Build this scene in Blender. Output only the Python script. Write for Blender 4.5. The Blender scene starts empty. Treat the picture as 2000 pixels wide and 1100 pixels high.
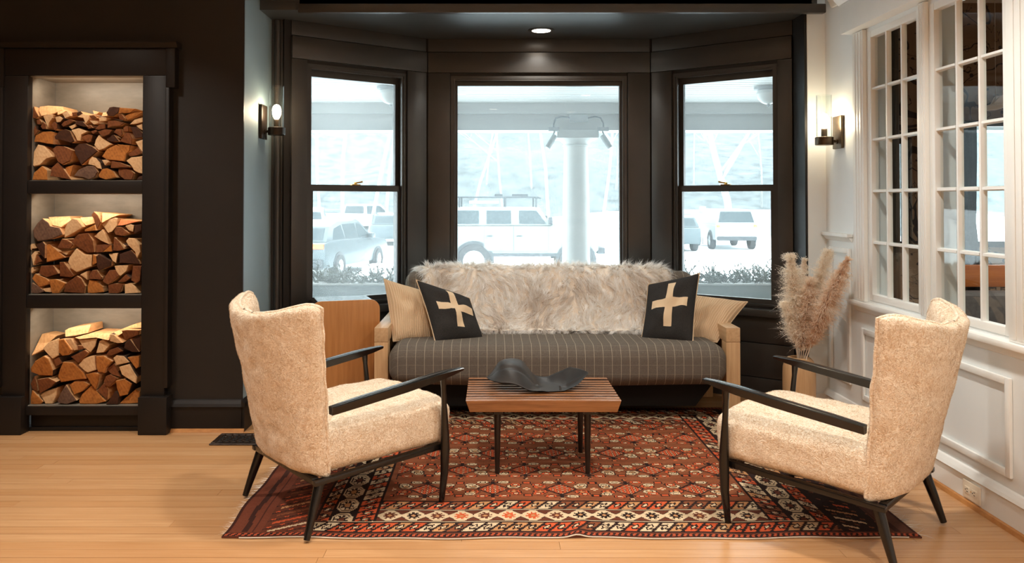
import bpy, bmesh, math, random
import numpy as np
from mathutils import Vector, Matrix, noise as mnoise

C = bpy.context.scene.collection
S = bpy.context.scene
PI = math.pi
rnd = random.Random(7)
rng = np.random.default_rng(7)

# ------------------------------------------------------------------ camera
F = 1550.0                      # focal length in pixels of the 2000 x 1100 frame
EYE = 1.25
TILT = 0.0163
cam = bpy.data.cameras.new('camera')
cam.sensor_width = 36.0
cam.lens = 36.0 * F / 2000.0
cam.shift_x = (1000 - 961) / 2000.0
cam.shift_y = -(550 - (392 - F * math.tan(TILT))) / 2000.0
cam.clip_start = 0.05
cam.clip_end = 500
camo = bpy.data.objects.new('camera', cam)
camo.location = (0, 0, EYE)
camo.rotation_euler = (PI / 2 + TILT, 0, 0)
C.objects.link(camo)
S.camera = camo

# ------------------------------------------------------------------ exposure, sky, lamps
S.view_settings.view_transform = 'Standard'
S.view_settings.look = 'None'
S.view_settings.gamma = 1.0
S.view_settings.use_curve_mapping = False
S.view_settings.exposure = 0.18
S.cycles.use_denoising = True
S.cycles.max_bounces = 12
S.cycles.diffuse_bounces = 9
S.cycles.glossy_bounces = 4
S.cycles.transparent_max_bounces = 16
S.cycles.sample_clamp_indirect = 6.0
S.cycles.caustics_reflective = False
S.cycles.caustics_refractive = False

w = bpy.data.worlds.new('overcast_sky')
S.world = w
w.use_nodes = True
bg = w.node_tree.nodes['Background']
bg.inputs['Color'].default_value = (0.88, 0.965, 1.0, 1)
bg.inputs['Strength'].default_value = 7.0

WARM = (1.0, 0.94, 0.85)


def spot(x, y, z, energy, angle=130, blend=0.8, col=WARM, radius=0.07, aim=None):
    l = bpy.data.lights.new('downlight', 'SPOT')
    l.energy = energy
    l.color = col
    l.spot_size = math.radians(angle)
    l.spot_blend = blend
    l.shadow_soft_size = radius
    o = bpy.data.objects.new('downlight', l)
    o.location = (x, y, z)
    if aim:
        o.rotation_euler = (Vector(aim) - Vector((x, y, z))).to_track_quat('-Z', 'Y').to_euler()
    C.objects.link(o)
    return o


def area(x, y, z, sx, sy, energy, aim, col=WARM):
    l = bpy.data.lights.new('strip_light', 'AREA')
    l.shape = 'RECTANGLE'
    l.size, l.size_y = sx, sy
    l.energy = energy
    l.color = col
    o = bpy.data.objects.new('strip_light', l)
    o.location = (x, y, z)
    o.rotation_euler = (Vector(aim) - Vector((x, y, z))).to_track_quat('-Z', 'Y').to_euler()
    C.objects.link(o)
    return o


# recessed downlights of the room's ceiling (all above the frame)
for (x, y, e) in [(-2.15, 3.35, 150), (-0.35, 2.9, 110), (1.15, 2.9, 140), (-2.2, 1.3, 190), (-0.4, 1.0, 195),
                  (1.2, 0.9, 205), (0.02, -0.65, 210), (1.2, -1.0, 200)]:
    spot(x, y, 2.585, e)
spot(0.322, 5.17, 2.345, 42, angle=140, blend=0.6, radius=0.05)      # downlight of the bay
spot(3.9, 3.7, 2.55, 190)                                             # added unseen lamp brightening the room behind the right wall
# strip lights hidden behind the front lip of each log compartment
for ztop, e in [(1.92, 1.3), (1.283, 1.1), (0.663, 1.15)]:
    area(-2.2, 4.335, ztop - 0.012, 0.52, 0.015, e, (-2.2, 4.47, ztop - 0.20), (1.0, 0.84, 0.66))

# ------------------------------------------------------------------ helpers


def px(x, y, Y):
    """point of the picture (2000 x 1100) at distance Y along the room"""
    dx, dv = (x - 961) / F, -(y - (392 - F * math.tan(TILT))) / F
    # camera axes: forward (0,c,s), up (0,-s,c)
    c, s = math.cos(TILT), math.sin(TILT)
    d = Vector((dx, c - s * dv, s + c * dv))
    d *= Y / d.y
    return Vector((d.x, d.y, EYE + d.z))


def srgb(r, g, b):
    f = lambda v: (v / 255 / 12.92) if v / 255 <= 0.04045 else ((v / 255 + 0.055) / 1.055) ** 2.4
    return (f(r), f(g), f(b), 1)


class N:
    """tiny node helper"""

    def __init__(self, name):
        self.m = bpy.data.materials.new(name)
        self.m.use_nodes = True
        self.t = self.m.node_tree
        self.b = self.t.nodes['Principled BSDF']
        self.out = self.t.nodes['Material Output']

    def n(self, typ, **kw):
        nd = self.t.nodes.new(typ)
        for k, v in kw.items():
            if k in nd.inputs.keys():
                nd.inputs[k].default_value = v
            else:
                setattr(nd, k, v)
        return nd

    def l(self, a, b):
        self.t.links.new(a, b)

    def mapping(self, coords='Object', scale=(1, 1, 1), rand=0.0):
        tc = self.n('ShaderNodeTexCoord')
        mp = self.n('ShaderNodeMapping')
        mp.inputs['Scale'].default_value = scale
        src = tc.outputs[coords]
        if rand:
            oi = self.n('ShaderNodeObjectInfo')
            vm = self.n('ShaderNodeVectorMath', operation='SCALE')
            vm.inputs[0].default_value = (rand, rand * 1.7, rand * 0.6)
            self.l(oi.outputs['Random'], vm.inputs['Scale'])
            va = self.n('ShaderNodeVectorMath', operation='ADD')
            self.l(src, va.inputs[0])
            self.l(vm.outputs[0], va.inputs[1])
            src = va.outputs[0]
        self.l(src, mp.inputs['Vector'])
        return mp.outputs['Vector']

    def math(self, op, a, b=None):
        nd = self.n('ShaderNodeMath', operation=op)
        for i, v in enumerate((a, b)):
            if v is None:
                continue
            if isinstance(v, (int, float)):
                nd.inputs[i].default_value = v
            else:
                self.l(v, nd.inputs[i])
        return nd.outputs[0]

    def mix(self, fac, a, b):
        nd = self.n('ShaderNodeMix', data_type='RGBA')
        for sock, v in ((nd.inputs[0], fac), (nd.inputs[6], a), (nd.inputs[7], b)):
            if isinstance(v, (int, float)):
                sock.default_value = v
            elif isinstance(v, tuple):
                sock.default_value = v
            else:
                self.l(v, sock)
        return nd.outputs[2]


def pm(name, c1, c2=None, scale=(1, 1, 1), ns=8.0, detail=4.0, rough=0.5, bump=0.0, bs=None, metal=0.0, rand=0.0,
       lo=0.3, hi=0.7, spec=0.5, coords='Object', sheen=0.0, randcol=None, dist=0.01):
    """plain paint / wood / cloth: colour between two tones by stretched noise, optional fine relief"""
    k = N(name)
    b = k.b
    b.inputs['Roughness'].default_value = rough
    b.inputs['Metallic'].default_value = metal
    b.inputs['Specular IOR Level'].default_value = spec
    if sheen:
        b.inputs['Sheen Weight'].default_value = sheen
        b.inputs['Sheen Roughness'].default_value = 0.5
    b.inputs['Base Color'].default_value = c1
    vec = None
    if c2 is not None or bump:
        vec = k.mapping(coords, scale, rand)
    if c2 is not None:
        nz = k.n('ShaderNodeTexNoise', Scale=ns, Detail=detail, Roughness=0.6)
        k.l(vec, nz.inputs['Vector'])
        mr = k.n('ShaderNodeMapRange')
        mr.inputs['From Min'].default_value = lo
        mr.inputs['From Max'].default_value = hi
        k.l(nz.outputs['Fac'], mr.inputs['Value'])
        col = k.mix(mr.outputs['Result'], c1, c2)
        if randcol is not None:
            oi = k.n('ShaderNodeObjectInfo')
            f = k.math('MULTIPLY', oi.outputs['Random'], randcol[1])
            col = k.mix(f, col, randcol[0])
        k.l(col, b.inputs['Base Color'])
    if bump:
        nb = k.n('ShaderNodeTexNoise', Scale=bs or ns * 4, Detail=3.0)
        k.l(vec, nb.inputs['Vector'])
        bp = k.n('ShaderNodeBump', Strength=bump, Distance=dist)
        k.l(nb.outputs['Fac'], bp.inputs['Height'])
        k.l(bp.outputs['Normal'], b.inputs['Normal'])
    return k.m


def obj(name, verts, faces, mat=None, parent=None, smooth=False, kind=None, recalc=True, matidx=None):
    me = bpy.data.meshes.new(name)
    me.from_pydata([tuple(v) for v in verts], [], [tuple(f) for f in faces])
    if mat:
        for m in (mat if isinstance(mat, (list, tuple)) else [mat]):
            me.materials.append(m)
    if matidx is not None:
        me.polygons.foreach_set('material_index', matidx)
    if recalc:
        bm = bmesh.new()
        bm.from_mesh(me)
        bmesh.ops.recalc_face_normals(bm, faces=bm.faces)
        bm.to_mesh(me)
        bm.free()
    if smooth:
        me.polygons.foreach_set('use_smooth', [True] * len(me.polygons))
        if smooth is not True:
            me.set_sharp_from_angle(angle=math.radians(smooth))
    o = bpy.data.objects.new(name, me)
    C.objects.link(o)
    if parent is not None:
        o.parent = parent
    if kind:
        o['kind'] = kind
    return o


def empty(name, loc=(0, 0, 0), rz=0.0):
    o = bpy.data.objects.new(name, None)
    o.empty_display_size = 0.1
    o.location = loc
    o.rotation_euler = (0, 0, rz)
    C.objects.link(o)
    return o


def tag(o, label, cat, group=None, kind=None):
    o['label'] = label
    o['category'] = cat
    if group:
        o['group'] = group
    if kind:
        o['kind'] = kind
    return o


def struct(o, label=None):
    o['kind'] = 'structure'
    if label:
        o['label'] = label
    return o


def copy_tree(o, parent=None):
    c = o.copy()
    C.objects.link(c)
    if parent is not None:
        c.parent = parent
    for ch in o.children:
        copy_tree(ch, c)
    return c


class MB:
    """collects verts and faces of one mesh"""

    def __init__(self, fr=None):
        self.v, self.f, self.mi, self.fr = [], [], [], fr

    def add(self, vs, fs, mi=0):
        b = len(self.v)
        for p in vs:
            p = Vector(p)
            self.v.append(self.fr(p) if self.fr else p)
        for f in fs:
            self.f.append(tuple(b + i for i in f))
            self.mi.append(mi)
        return self

    def box(self, x0, x1, y0, y1, z0, z1, mi=0):
        vs = [(x, y, z) for z in (z0, z1) for y in (y0, y1) for x in (x0, x1)]
        return self.add(vs, [(0, 2, 3, 1), (4, 5, 7, 6), (0, 1, 5, 4), (1, 3, 7, 5), (3, 2, 6, 7), (2, 0, 4, 6)], mi)

    def prism(self, poly, axis, a, b, mi=0):
        """polygon in the two other axes, extruded along axis from a to b"""
        n = len(poly)
        mk = {'x': lambda p, t: (t, p[0], p[1]), 'y': lambda p, t: (p[0], t, p[1]), 'z': lambda p, t: (p[0], p[1], t)}[axis]
        vs = [mk(p, a) for p in poly] + [mk(p, b) for p in poly]
        fs = [tuple(range(n)), tuple(range(2 * n - 1, n - 1, -1))] + [(i, (i + 1) % n, n + (i + 1) % n, n + i) for i in range(n)]
        return self.add(vs, fs, mi)

    def tube(self, pts, radii, n=8, cap=True, mi=0):
        pts = [Vector(p) for p in pts]
        if isinstance(radii, (int, float)):
            radii = [radii] * len(pts)
        vs, fs = [], []
        ref = None
        for i, p in enumerate(pts):
            d = (pts[min(i + 1, len(pts) - 1)] - pts[max(i - 1, 0)]).normalized()
            if ref is None:
                ref = Vector((0, 0, 1)) if abs(d.z) < 0.9 else Vector((1, 0, 0))
            u = d.cross(ref)
            u = u.normalized() if u.length > 1e-6 else d.orthogonal().normalized()
            v = d.cross(u).normalized()
            ref = -v if False else ref
            for k in range(n):
                a = 2 * PI * k / n
                vs.append(p + (u * math.cos(a) + v * math.sin(a)) * radii[i])
        for i in range(len(pts) - 1):
            for k in range(n):
                fs.append((i * n + k, i * n + (k + 1) % n, (i + 1) * n + (k + 1) % n, (i + 1) * n + k))
        if cap:
            fs.append(tuple(range(n)))
            fs.append(tuple((len(pts) - 1) * n + k for k in range(n - 1, -1, -1)))
        return self.add(vs, fs, mi)

    def lathe(self, prof, c=(0, 0, 0), n=24, axis='z', cap=True, mi=0):
        vs, fs = [], []
        for r, h in prof:
            for k in range(n):
                a = 2 * PI * k / n
                q = {'z': (r * math.cos(a), r * math.sin(a), h), 'y': (r * math.cos(a), h, r * math.sin(a)),
                     'x': (h, r * math.cos(a), r * math.sin(a))}[axis]
                vs.append((q[0] + c[0], q[1] + c[1], q[2] + c[2]))
        for i in range(len(prof) - 1):
            for k in range(n):
                fs.append((i * n + k, i * n + (k + 1) % n, (i + 1) * n + (k + 1) % n, (i + 1) * n + k))
        if cap:
            fs.append(tuple(range(n)))
            fs.append(tuple((len(prof) - 1) * n + k for k in range(n - 1, -1, -1)))
        return self.add(vs, fs, mi)

    def build(self, name, mat, parent=None, smooth=False, bevel=0.0, seg=2, kind=None):
        o = obj(name, self.v, self.f, mat, parent, False, kind, matidx=self.mi if isinstance(mat, (list, tuple)) else None)
        if bevel:
            bm = bmesh.new()
            bm.from_mesh(o.data)
            bmesh.ops.bevel(bm, geom=[e for e in bm.edges if e.calc_face_angle(0) > 0.5], offset=bevel, segments=seg,
                            affect='EDGES', profile=0.6, clamp_overlap=True)
            bm.to_mesh(o.data)
            bm.free()
        if smooth or bevel:
            o.data.polygons.foreach_set('use_smooth', [True] * len(o.data.polygons))
            o.data.set_sharp_from_angle(angle=math.radians(35 if smooth is True or not smooth else smooth))
        return o


def rbox(dx, dy, dz, r, m=(6, 6, 4), k=4, deform=None):
    """rounded box centred on the origin as (verts, faces)"""
    def line(d, mm):
        h = d / 2
        e = [h - r * (1 - math.sin(PI / 2 * i / k)) for i in range(1, k + 1)]   # edge zone, dense at the rim
        e = [h - r + r * math.tan(PI / 4 * i / k) for i in range(1, k + 1)]
        core = [-(h - r) + (2 * (h - r)) * i / mm for i in range(mm + 1)]
        return [-v for v in reversed(e)] + core + e
    L = [line(dx, m[0]), line(dy, m[1]), line(dz, m[2])]
    half = [dx / 2 - r, dy / 2 - r, dz / 2 - r]
    idx, vs, fs = {}, [], []

    def vid(p):
        key = tuple(round(c, 6) for c in p)
        if key not in idx:
            q = [max(-half[i], min(half[i], p[i])) for i in range(3)]
            v = Vector([p[i] - q[i] for i in range(3)])
            v = Vector(q) + (v.normalized() * r if v.length > 1e-9 else v)
            idx[key] = len(vs)
            vs.append(deform(v) if deform else v)
        return idx[key]
    for ax in range(3):
        a, b = [i for i in range(3) if i != ax]
        for sgn in (0, -1):
            for i in range(len(L[a]) - 1):
                for j in range(len(L[b]) - 1):
                    q = []
                    for (ii, jj) in ((i, j), (i + 1, j), (i + 1, j + 1), (i, j + 1)):
                        p = [0, 0, 0]
                        p[ax] = L[ax][sgn]
                        p[a], p[b] = L[a][ii], L[b][jj]
                        q.append(vid(p))
                    fs.append(tuple(q))
    return vs, fs


def grid_slab(fn, us, vs_):
    """closed slab: fn(u, v, side) -> point, side +1 / -1; the two sheets meet on the rim"""
    nu, nv = len(us), len(vs_)
    V, Fc, idx = [], [], {}
    for sd in (1, -1):
        for j, v in enumerate(vs_):
            for i, u in enumerate(us):
                rim = i in (0, nu - 1) or j in (0, nv - 1)
                if rim and sd == -1:
                    idx[(sd, i, j)] = idx[(1, i, j)]
                else:
                    idx[(sd, i, j)] = len(V)
                    V.append(Vector(fn(u, v, sd)))
        for j in range(nv - 1):
            for i in range(nu - 1):
                q = (idx[(sd, i, j)], idx[(sd, i + 1, j)], idx[(sd, i + 1, j + 1)], idx[(sd, i, j + 1)])
                Fc.append(q if sd == 1 else q[::-1])
    return V, Fc


def scatter(me, n, seed=0, keep=None):
    """n random points with normals on a mesh"""
    r = np.random.default_rng(seed)
    me.calc_loop_triangles()
    nt = len(me.loop_triangles)
    tri = np.empty(nt * 3, np.int32)
    me.loop_triangles.foreach_get('vertices', tri)
    tri = tri.reshape(-1, 3)
    co = np.empty(len(me.vertices) * 3)
    me.vertices.foreach_get('co', co)
    co = co.reshape(-1, 3)
    nr = np.empty(len(me.vertices) * 3)
    me.vertices.foreach_get('normal', nr)
    nr = nr.reshape(-1, 3)
    a, b, c = co[tri[:, 0]], co[tri[:, 1]], co[tri[:, 2]]
    ar = np.linalg.norm(np.cross(b - a, c - a), axis=1)
    t = r.choice(nt, n, p=ar / ar.sum())
    u, v = r.random(n), r.random(n)
    fl = u + v > 1
    u[fl], v[fl] = 1 - u[fl], 1 - v[fl]
    wgt = np.stack([1 - u - v, u, v], 1)
    P = (co[tri[t]] * wgt[:, :, None]).sum(1)
    Nn = (nr[tri[t]] * wgt[:, :, None]).sum(1)
    Nn /= np.linalg.norm(Nn, axis=1)[:, None] + 1e-9
    if keep is not None:
        k = keep(P, Nn)
        P, Nn = P[k], Nn[k]
    return P, Nn


def unit(a):
    return a / (np.linalg.norm(a, axis=-1, keepdims=True) + 1e-9)


def ribbons(name, P, D, Nn, length, width, mat, parent, bend=None, segs=3, cols=None, seed=0, soft=1.0):
    """one mesh of tapering hair blades: roots P, start directions D, surface normals Nn"""
    r = np.random.default_rng(seed)
    n = len(P)
    side = unit(unit(np.cross(D, Nn)) + r.normal(size=(n, 3)) * 0.35)
    rows = []
    for s in range(segs + 1):
        t = s / segs
        c = P + D * (length * t)[:, None] + (bend * (length * t * t)[:, None] if bend is not None else 0)
        hw = (width * (1 - t) * 0.5)[:, None] if s else (width * 0.5)[:, None]
        if s < segs:
            rows += [c - side * hw, c + side * hw]
        else:
            rows += [c]
    K = len(rows)
    V = np.stack(rows, 1).reshape(-1, 3)
    base = np.arange(n)[:, None] * K
    loops, totals = [], []
    quads = np.concatenate([base + np.array([2 * s, 2 * s + 1, 2 * s + 3, 2 * s + 2]) for s in range(segs - 1)], 0) if segs > 1 else np.empty((0, 4), int)
    tris = base + np.array([2 * segs - 2, 2 * segs - 1, 2 * segs])
    me = bpy.data.meshes.new(name)
    me.vertices.add(len(V))
    me.vertices.foreach_set('co', V.astype(np.float32).ravel())
    nl = quads.size + tris.size
    me.loops.add(nl)
    me.loops.foreach_set('vertex_index', np.concatenate([quads.ravel(), tris.ravel()]).astype(np.int32))
    npoly = len(quads) + len(tris)
    me.polygons.add(npoly)
    st = np.concatenate([np.arange(len(quads)) * 4, quads.size + np.arange(len(tris)) * 3]).astype(np.int32)
    me.polygons.foreach_set('loop_start', st)
    me.update(calc_edges=True)
    me.polygons.foreach_set('use_smooth', [True] * npoly)
    nv = np.repeat(unit(Nn * soft + r.normal(size=(n, 3)) * 0.25), K, 0)
    if soft > 1.5:
        me.normals_split_custom_set_from_vertices(nv.astype(np.float32))
    if cols is not None:
        ca = me.color_attributes.new('tint', 'FLOAT_COLOR', 'POINT')
        cc = np.repeat(np.concatenate([cols, np.ones((n, 1))], 1), K, 0).astype(np.float32)
        ca.data.foreach_set('color', cc.ravel())
    me.materials.append(mat)
    o = bpy.data.objects.new(name, me)
    C.objects.link(o)
    o['kind'] = 'stuff'
    if parent is not None:
        o.parent = parent
    return o


def attr_mat(name, rough=0.8, attr='tint', spec=0.2, sheen=0.0, trans=0.0):
    k = N(name)
    a = k.n('ShaderNodeAttribute', attribute_name=attr)
    k.l(a.outputs['Color'], k.b.inputs['Base Color'])
    k.b.inputs['Roughness'].default_value = rough
    k.b.inputs['Specular IOR Level'].default_value = spec
    if trans:
        tl = k.n('ShaderNodeBsdfTranslucent')
        k.l(a.outputs['Color'], tl.inputs['Color'])
        mx = k.n('ShaderNodeMixShader')
        mx.inputs[0].default_value = trans
        k.l(k.b.outputs[0], mx.inputs[1])
        k.l(tl.outputs[0], mx.inputs[2])
        k.l(mx.outputs[0], k.out.inputs['Surface'])
    return k.m


def roughen(vs, amp, sc, seed=0.0, faces=None):
    """push points of a lumpy cloth or fleece about by smooth noise"""
    out = []
    for v in vs:
        p = v * sc + Vector((seed, seed * 2, 0))
        out.append(v + Vector((mnoise.noise(p), mnoise.noise(p + Vector((7, 3, 1))), mnoise.noise(p + Vector((1, 9, 5))))) * amp)
    return out


# ------------------------------------------------------------------ materials
M = {}
M['return'] = pm('black_paint_with_window_sheen', srgb(136, 156, 163), srgb(130, 150, 157), ns=3, rough=0.6, spec=1.0, bump=0.05, bs=200, dist=0.002)  # window reflection painted into the black wall as a pale blue-grey colour
M['bay_ceiling'] = pm('satin_black_ceiling_paint', srgb(54, 56, 57), srgb(49, 51, 52), ns=3, rough=0.42, spec=1.0)
M['hill'] = pm('wooded_snow_hill', srgb(54, 62, 64), srgb(100, 108, 110), scale=(1.2, 1, .25), ns=0.9, detail=8, rough=0.9)
M['black'] = pm('black_paint', srgb(38, 35, 33), srgb(33, 30, 28), ns=3, rough=0.45, spec=0.3, bump=0.08, bs=300, dist=0.002)
M['black_gloss'] = pm('black_trim_paint', srgb(54, 51, 48), srgb(46, 44, 42), ns=5, rough=0.34, spec=0.65, bump=0.06, bs=160, dist=0.002)
M['store'] = pm('black_store_paint', srgb(33, 28, 25), srgb(28, 24, 22), ns=5, rough=0.40, spec=0.28, bump=0.06, bs=160, dist=0.002)
M['white'] = pm('white_wall_paint', srgb(230, 235, 236), srgb(225, 230, 231), ns=2, rough=0.55)
M['white_trim'] = pm('white_trim_paint', srgb(234, 236, 234), srgb(229, 231, 229), ns=6, rough=0.38)
M['ceiling'] = pm('ceiling_paint', srgb(225, 222, 216), rough=0.8)
M['niche'] = pm('niche_grey_paint', srgb(138, 132, 121), srgb(112, 106, 96), scale=(1, 1, 3), ns=5, rough=0.4, lo=.35, hi=.75)
M['oak'] = pm('light_oak', srgb(206, 170, 128), srgb(184, 146, 104), scale=(22, 22, 1.2), ns=3, rough=0.45, bump=0.05, bs=20, rand=3)
M['oak_x'] = pm('light_oak_along', srgb(206, 172, 132), srgb(186, 150, 110), scale=(22, 1.5, 22), ns=3, rough=0.45, rand=3)
M['panel_oak'] = pm('honey_oak_panel', srgb(196, 140, 86), srgb(176, 120, 68), scale=(18, 18, 1.0), ns=3, rough=0.32)
M['walnut'] = pm('walnut', srgb(150, 98, 56), srgb(120, 74, 40), scale=(1.5, 24, 24), ns=3, rough=0.26, rand=4, bump=0.05, bs=20)
M['ebony'] = pm('ebonised_wood', srgb(24, 20, 18), srgb(17, 15, 13), scale=(8, 8, 2), ns=6, rough=0.22)
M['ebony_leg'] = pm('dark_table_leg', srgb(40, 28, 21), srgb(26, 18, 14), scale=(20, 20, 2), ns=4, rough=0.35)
M['dark_under'] = pm('matte_black_underside', srgb(22, 21, 21), rough=0.9)  # plain matte black for the block and rail under the seat
M['bronze'] = pm('aged_bronze', srgb(92, 78, 62), srgb(66, 54, 42), ns=30, rough=0.38, metal=0.85)
M['sconce_dark'] = pm('dark_bronze', srgb(58, 46, 36), srgb(44, 34, 26), ns=20, rough=0.38, metal=0.7)
M['brass'] = pm('brass', srgb(214, 170, 96), rough=0.25, metal=1.0)
M['plastic'] = pm('outlet_plastic', srgb(226, 214, 194), rough=0.35)
M['dark_slot'] = pm('dark_slot', srgb(20, 18, 17), rough=0.7)
M['vent'] = pm('dark_iron_register', srgb(58, 42, 32), srgb(38, 28, 22), ns=30, rough=0.45, metal=0.5)
M['leaf'] = pm('dark_cast_leaf', srgb(44, 39, 36), srgb(31, 28, 26), ns=9, rough=0.45, spec=0.35, bump=0.15, bs=60, dist=0.004)
M['table_shell'] = pm('polished_dark_laminate', srgb(36, 33, 31), srgb(30, 28, 27), ns=4, rough=0.12, spec=0.8)
M['shoe'] = pm('shoe_moulding_wood', srgb(190, 134, 78), srgb(164, 108, 56), scale=(4, 4, 10), ns=6, rough=0.4)
M['subfloor'] = pm('subfloor', srgb(70, 44, 24), rough=0.9)
M['plank'] = pm('maple_plank', srgb(196, 155, 112), srgb(175, 130, 88), scale=(1.2, 26, 26), ns=2.6, detail=6, rough=0.27, rand=9,
                lo=.25, hi=.8, randcol=(srgb(168, 118, 72), 0.55), bump=0.03, bs=8)
M['snow'] = pm('snow', srgb(238, 242, 244), srgb(226, 233, 236), ns=0.6, rough=0.8)
M['porch'] = pm('porch_white_paint', srgb(206, 208, 206), srgb(194, 197, 196), scale=(0.6, 6, 6), ns=2, rough=0.5)
M['porch_grey'] = pm('porch_beam_paint', srgb(180, 182, 180), srgb(168, 171, 170), scale=(0.6, 6, 6), ns=2, rough=0.5)
M['porch_floor'] = pm('porch_floor_paint', srgb(150, 154, 154), srgb(134, 139, 140), scale=(8, 0.6, 8), ns=3, rough=0.5)
M['planter'] = pm('weathered_planter', srgb(138, 146, 146), srgb(118, 128, 130), scale=(1, 8, 12), ns=3, rough=0.7)
M['bark_far'] = pm('pale_bark', srgb(150, 153, 152), srgb(120, 124, 124), scale=(6, 6, 1.5), ns=3, rough=0.9)
M['bark_twig'] = pm('pale_twig', srgb(140, 144, 144), rough=0.9)
M['bough'] = pm('evergreen_bough', srgb(72, 84, 76), srgb(96, 100, 88), ns=20, rough=0.7)
M['tyre'] = pm('tyre_rubber', srgb(52, 54, 56), rough=0.85)
M['rim'] = pm('alloy_rim', srgb(190, 194, 196), rough=0.35, metal=0.4)
M['car_white'] = pm('white_car_paint', srgb(150, 156, 158), rough=0.3)
M['car_grey'] = pm('grey_car_paint', srgb(76, 86, 90), rough=0.25, metal=0.3)
M['car_sage'] = pm('pale_sage_car_paint', srgb(112, 122, 121), rough=0.35)
M['car_glass'] = pm('tinted_car_glass', srgb(56, 66, 70), rough=0.12, spec=0.25)
M['car_trim'] = pm('dark_car_trim', srgb(52, 58, 62), rough=0.6)
M['lamp_red'] = pm('red_lamp_lens', srgb(206, 96, 52), rough=0.2)
M['lamp_amber'] = pm('amber_lamp_lens', srgb(228, 158, 70), rough=0.2)
M['grey_metal'] = pm('grey_metal', srgb(140, 146, 148), rough=0.5, metal=0.4)
M['cable'] = pm('dark_cable', srgb(54, 66, 74), rough=0.6)
M['frost'] = pm('frosted_lamp_glass', srgb(208, 212, 210), srgb(196, 201, 200), scale=(1, 1, 1), ns=14, rough=0.3)
M['curtain'] = pm('taupe_curtain', srgb(100, 92, 80), srgb(80, 73, 63), scale=(1, 40, 0.3), ns=3, rough=0.9)
M['shutter'] = pm('brown_shutter_paint', srgb(150, 134, 112), rough=0.55)
M['booth'] = pm('grey_booth_cloth', srgb(108, 104, 102), srgb(92, 88, 86), ns=40, rough=0.9)
M['orange_wood'] = pm('orange_wood', srgb(196, 116, 58), srgb(170, 92, 42), scale=(1.2, 14, 14), ns=3, rough=0.35)
M['dark_cloth'] = pm('black_drape', srgb(30, 29, 29), rough=0.9)
M['bird'] = pm('white_feather_bird', srgb(214, 204, 188), rough=0.8)
M['string'] = pm('string', srgb(190, 180, 164), rough=0.8)


def glass_mat(name, veil=0.0, tint=(0.96, 0.985, 0.98, 1), ref=1.0):
    """thin pane: clear with a mirror coat, and an added veil that imitates window glare"""
    k = N(name)
    k.t.nodes.remove(k.b)
    tr = k.n('ShaderNodeBsdfTransparent', Color=tint)
    gl = k.n('ShaderNodeBsdfGlossy', Roughness=0.02)
    fr = k.n('ShaderNodeFresnel', IOR=1.45)
    ge = k.n('ShaderNodeNewGeometry')
    f = k.math('MULTIPLY', k.math('MULTIPLY', fr.outputs['Fac'], ref), k.math('SUBTRACT', 1.0, ge.outputs['Backfacing']))
    mx = k.n('ShaderNodeMixShader')
    k.l(f, mx.inputs[0])
    k.l(tr.outputs[0], mx.inputs[1])
    k.l(gl.outputs[0], mx.inputs[2])
    last = mx
    if veil:
        tl = k.n('ShaderNodeBsdfTranslucent', Color=(0.92, 0.98, 1.0, 1))  # pale translucent veil added to imitate glare haze in the windows
        m2 = k.n('ShaderNodeMixShader')
        m2.inputs[0].default_value = veil
        k.l(mx.outputs[0], m2.inputs[1])
        k.l(tl.outputs[0], m2.inputs[2])
        last = m2
    k.l(last.outputs[0], k.out.inputs['Surface'])
    return k.m


M['glass'] = glass_mat('window_glass', veil=0.10)
M['glass_old'] = glass_mat('old_wavy_glass', veil=0.0, ref=1.2)
M['glass_lamp'] = glass_mat('clear_lamp_glass', veil=0.0, ref=3.0)


def emit(name, col, s):
    k = N(name)
    k.b.inputs['Base Color'].default_value = (0.8, 0.8, 0.8, 1)
    k.b.inputs['Emission Color'].default_value = (*col, 1)
    k.b.inputs['Emission Strength'].default_value = s
    return k.m


M['bulb'] = emit('lit_bulb', (1.0, 0.78, 0.54), 95)
M['led'] = emit('lit_downlight_lens', (1.0, 0.85, 0.68), 14)


def plaid():
    k = N('charcoal_windowpane_wool')
    tc = k.n('ShaderNodeTexCoord')
    sp = k.n('ShaderNodeSeparateXYZ')
    k.l(tc.outputs['Object'], sp.inputs[0])
    u = k.math('MODULO', k.math('ADD', sp.outputs[0], 10.0), 0.0495)
    t = k.math('ADD', sp.outputs[1], sp.outputs[2])
    v = k.math('MODULO', k.math('ADD', t, 10.0), 0.0495)
    nz = k.n('ShaderNodeTexNoise', Scale=420.0, Detail=2.0)
    k.l(tc.outputs['Object'], nz.inputs['Vector'])
    mr = k.n('ShaderNodeMapRange')
    mr.inputs['From Min'].default_value = .3
    mr.inputs['From Max'].default_value = .7
    k.l(nz.outputs['Fac'], mr.inputs['Value'])
    base = k.mix(mr.outputs['Result'], srgb(78, 72, 66), srgb(118, 110, 101))
    l1 = k.math('MULTIPLY', k.math('LESS_THAN', u, 0.0030), 0.48)
    l2 = k.math('MULTIPLY', k.math('LESS_THAN', v, 0.0028), 0.18)
    col = k.mix(l1, base, srgb(186, 176, 158))
    col = k.mix(l2, col, srgb(176, 166, 148))
    k.l(col, k.b.inputs['Base Color'])
    k.b.inputs['Roughness'].default_value = 0.92
    k.b.inputs['Specular IOR Level'].default_value = 0.15
    bp = k.n('ShaderNodeBump', Strength=0.3, Distance=0.002)
    k.l(nz.outputs['Fac'], bp.inputs['Height'])
    k.l(bp.outputs['Normal'], k.b.inputs['Normal'])
    return k.m


M['plaid'] = plaid()


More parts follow.
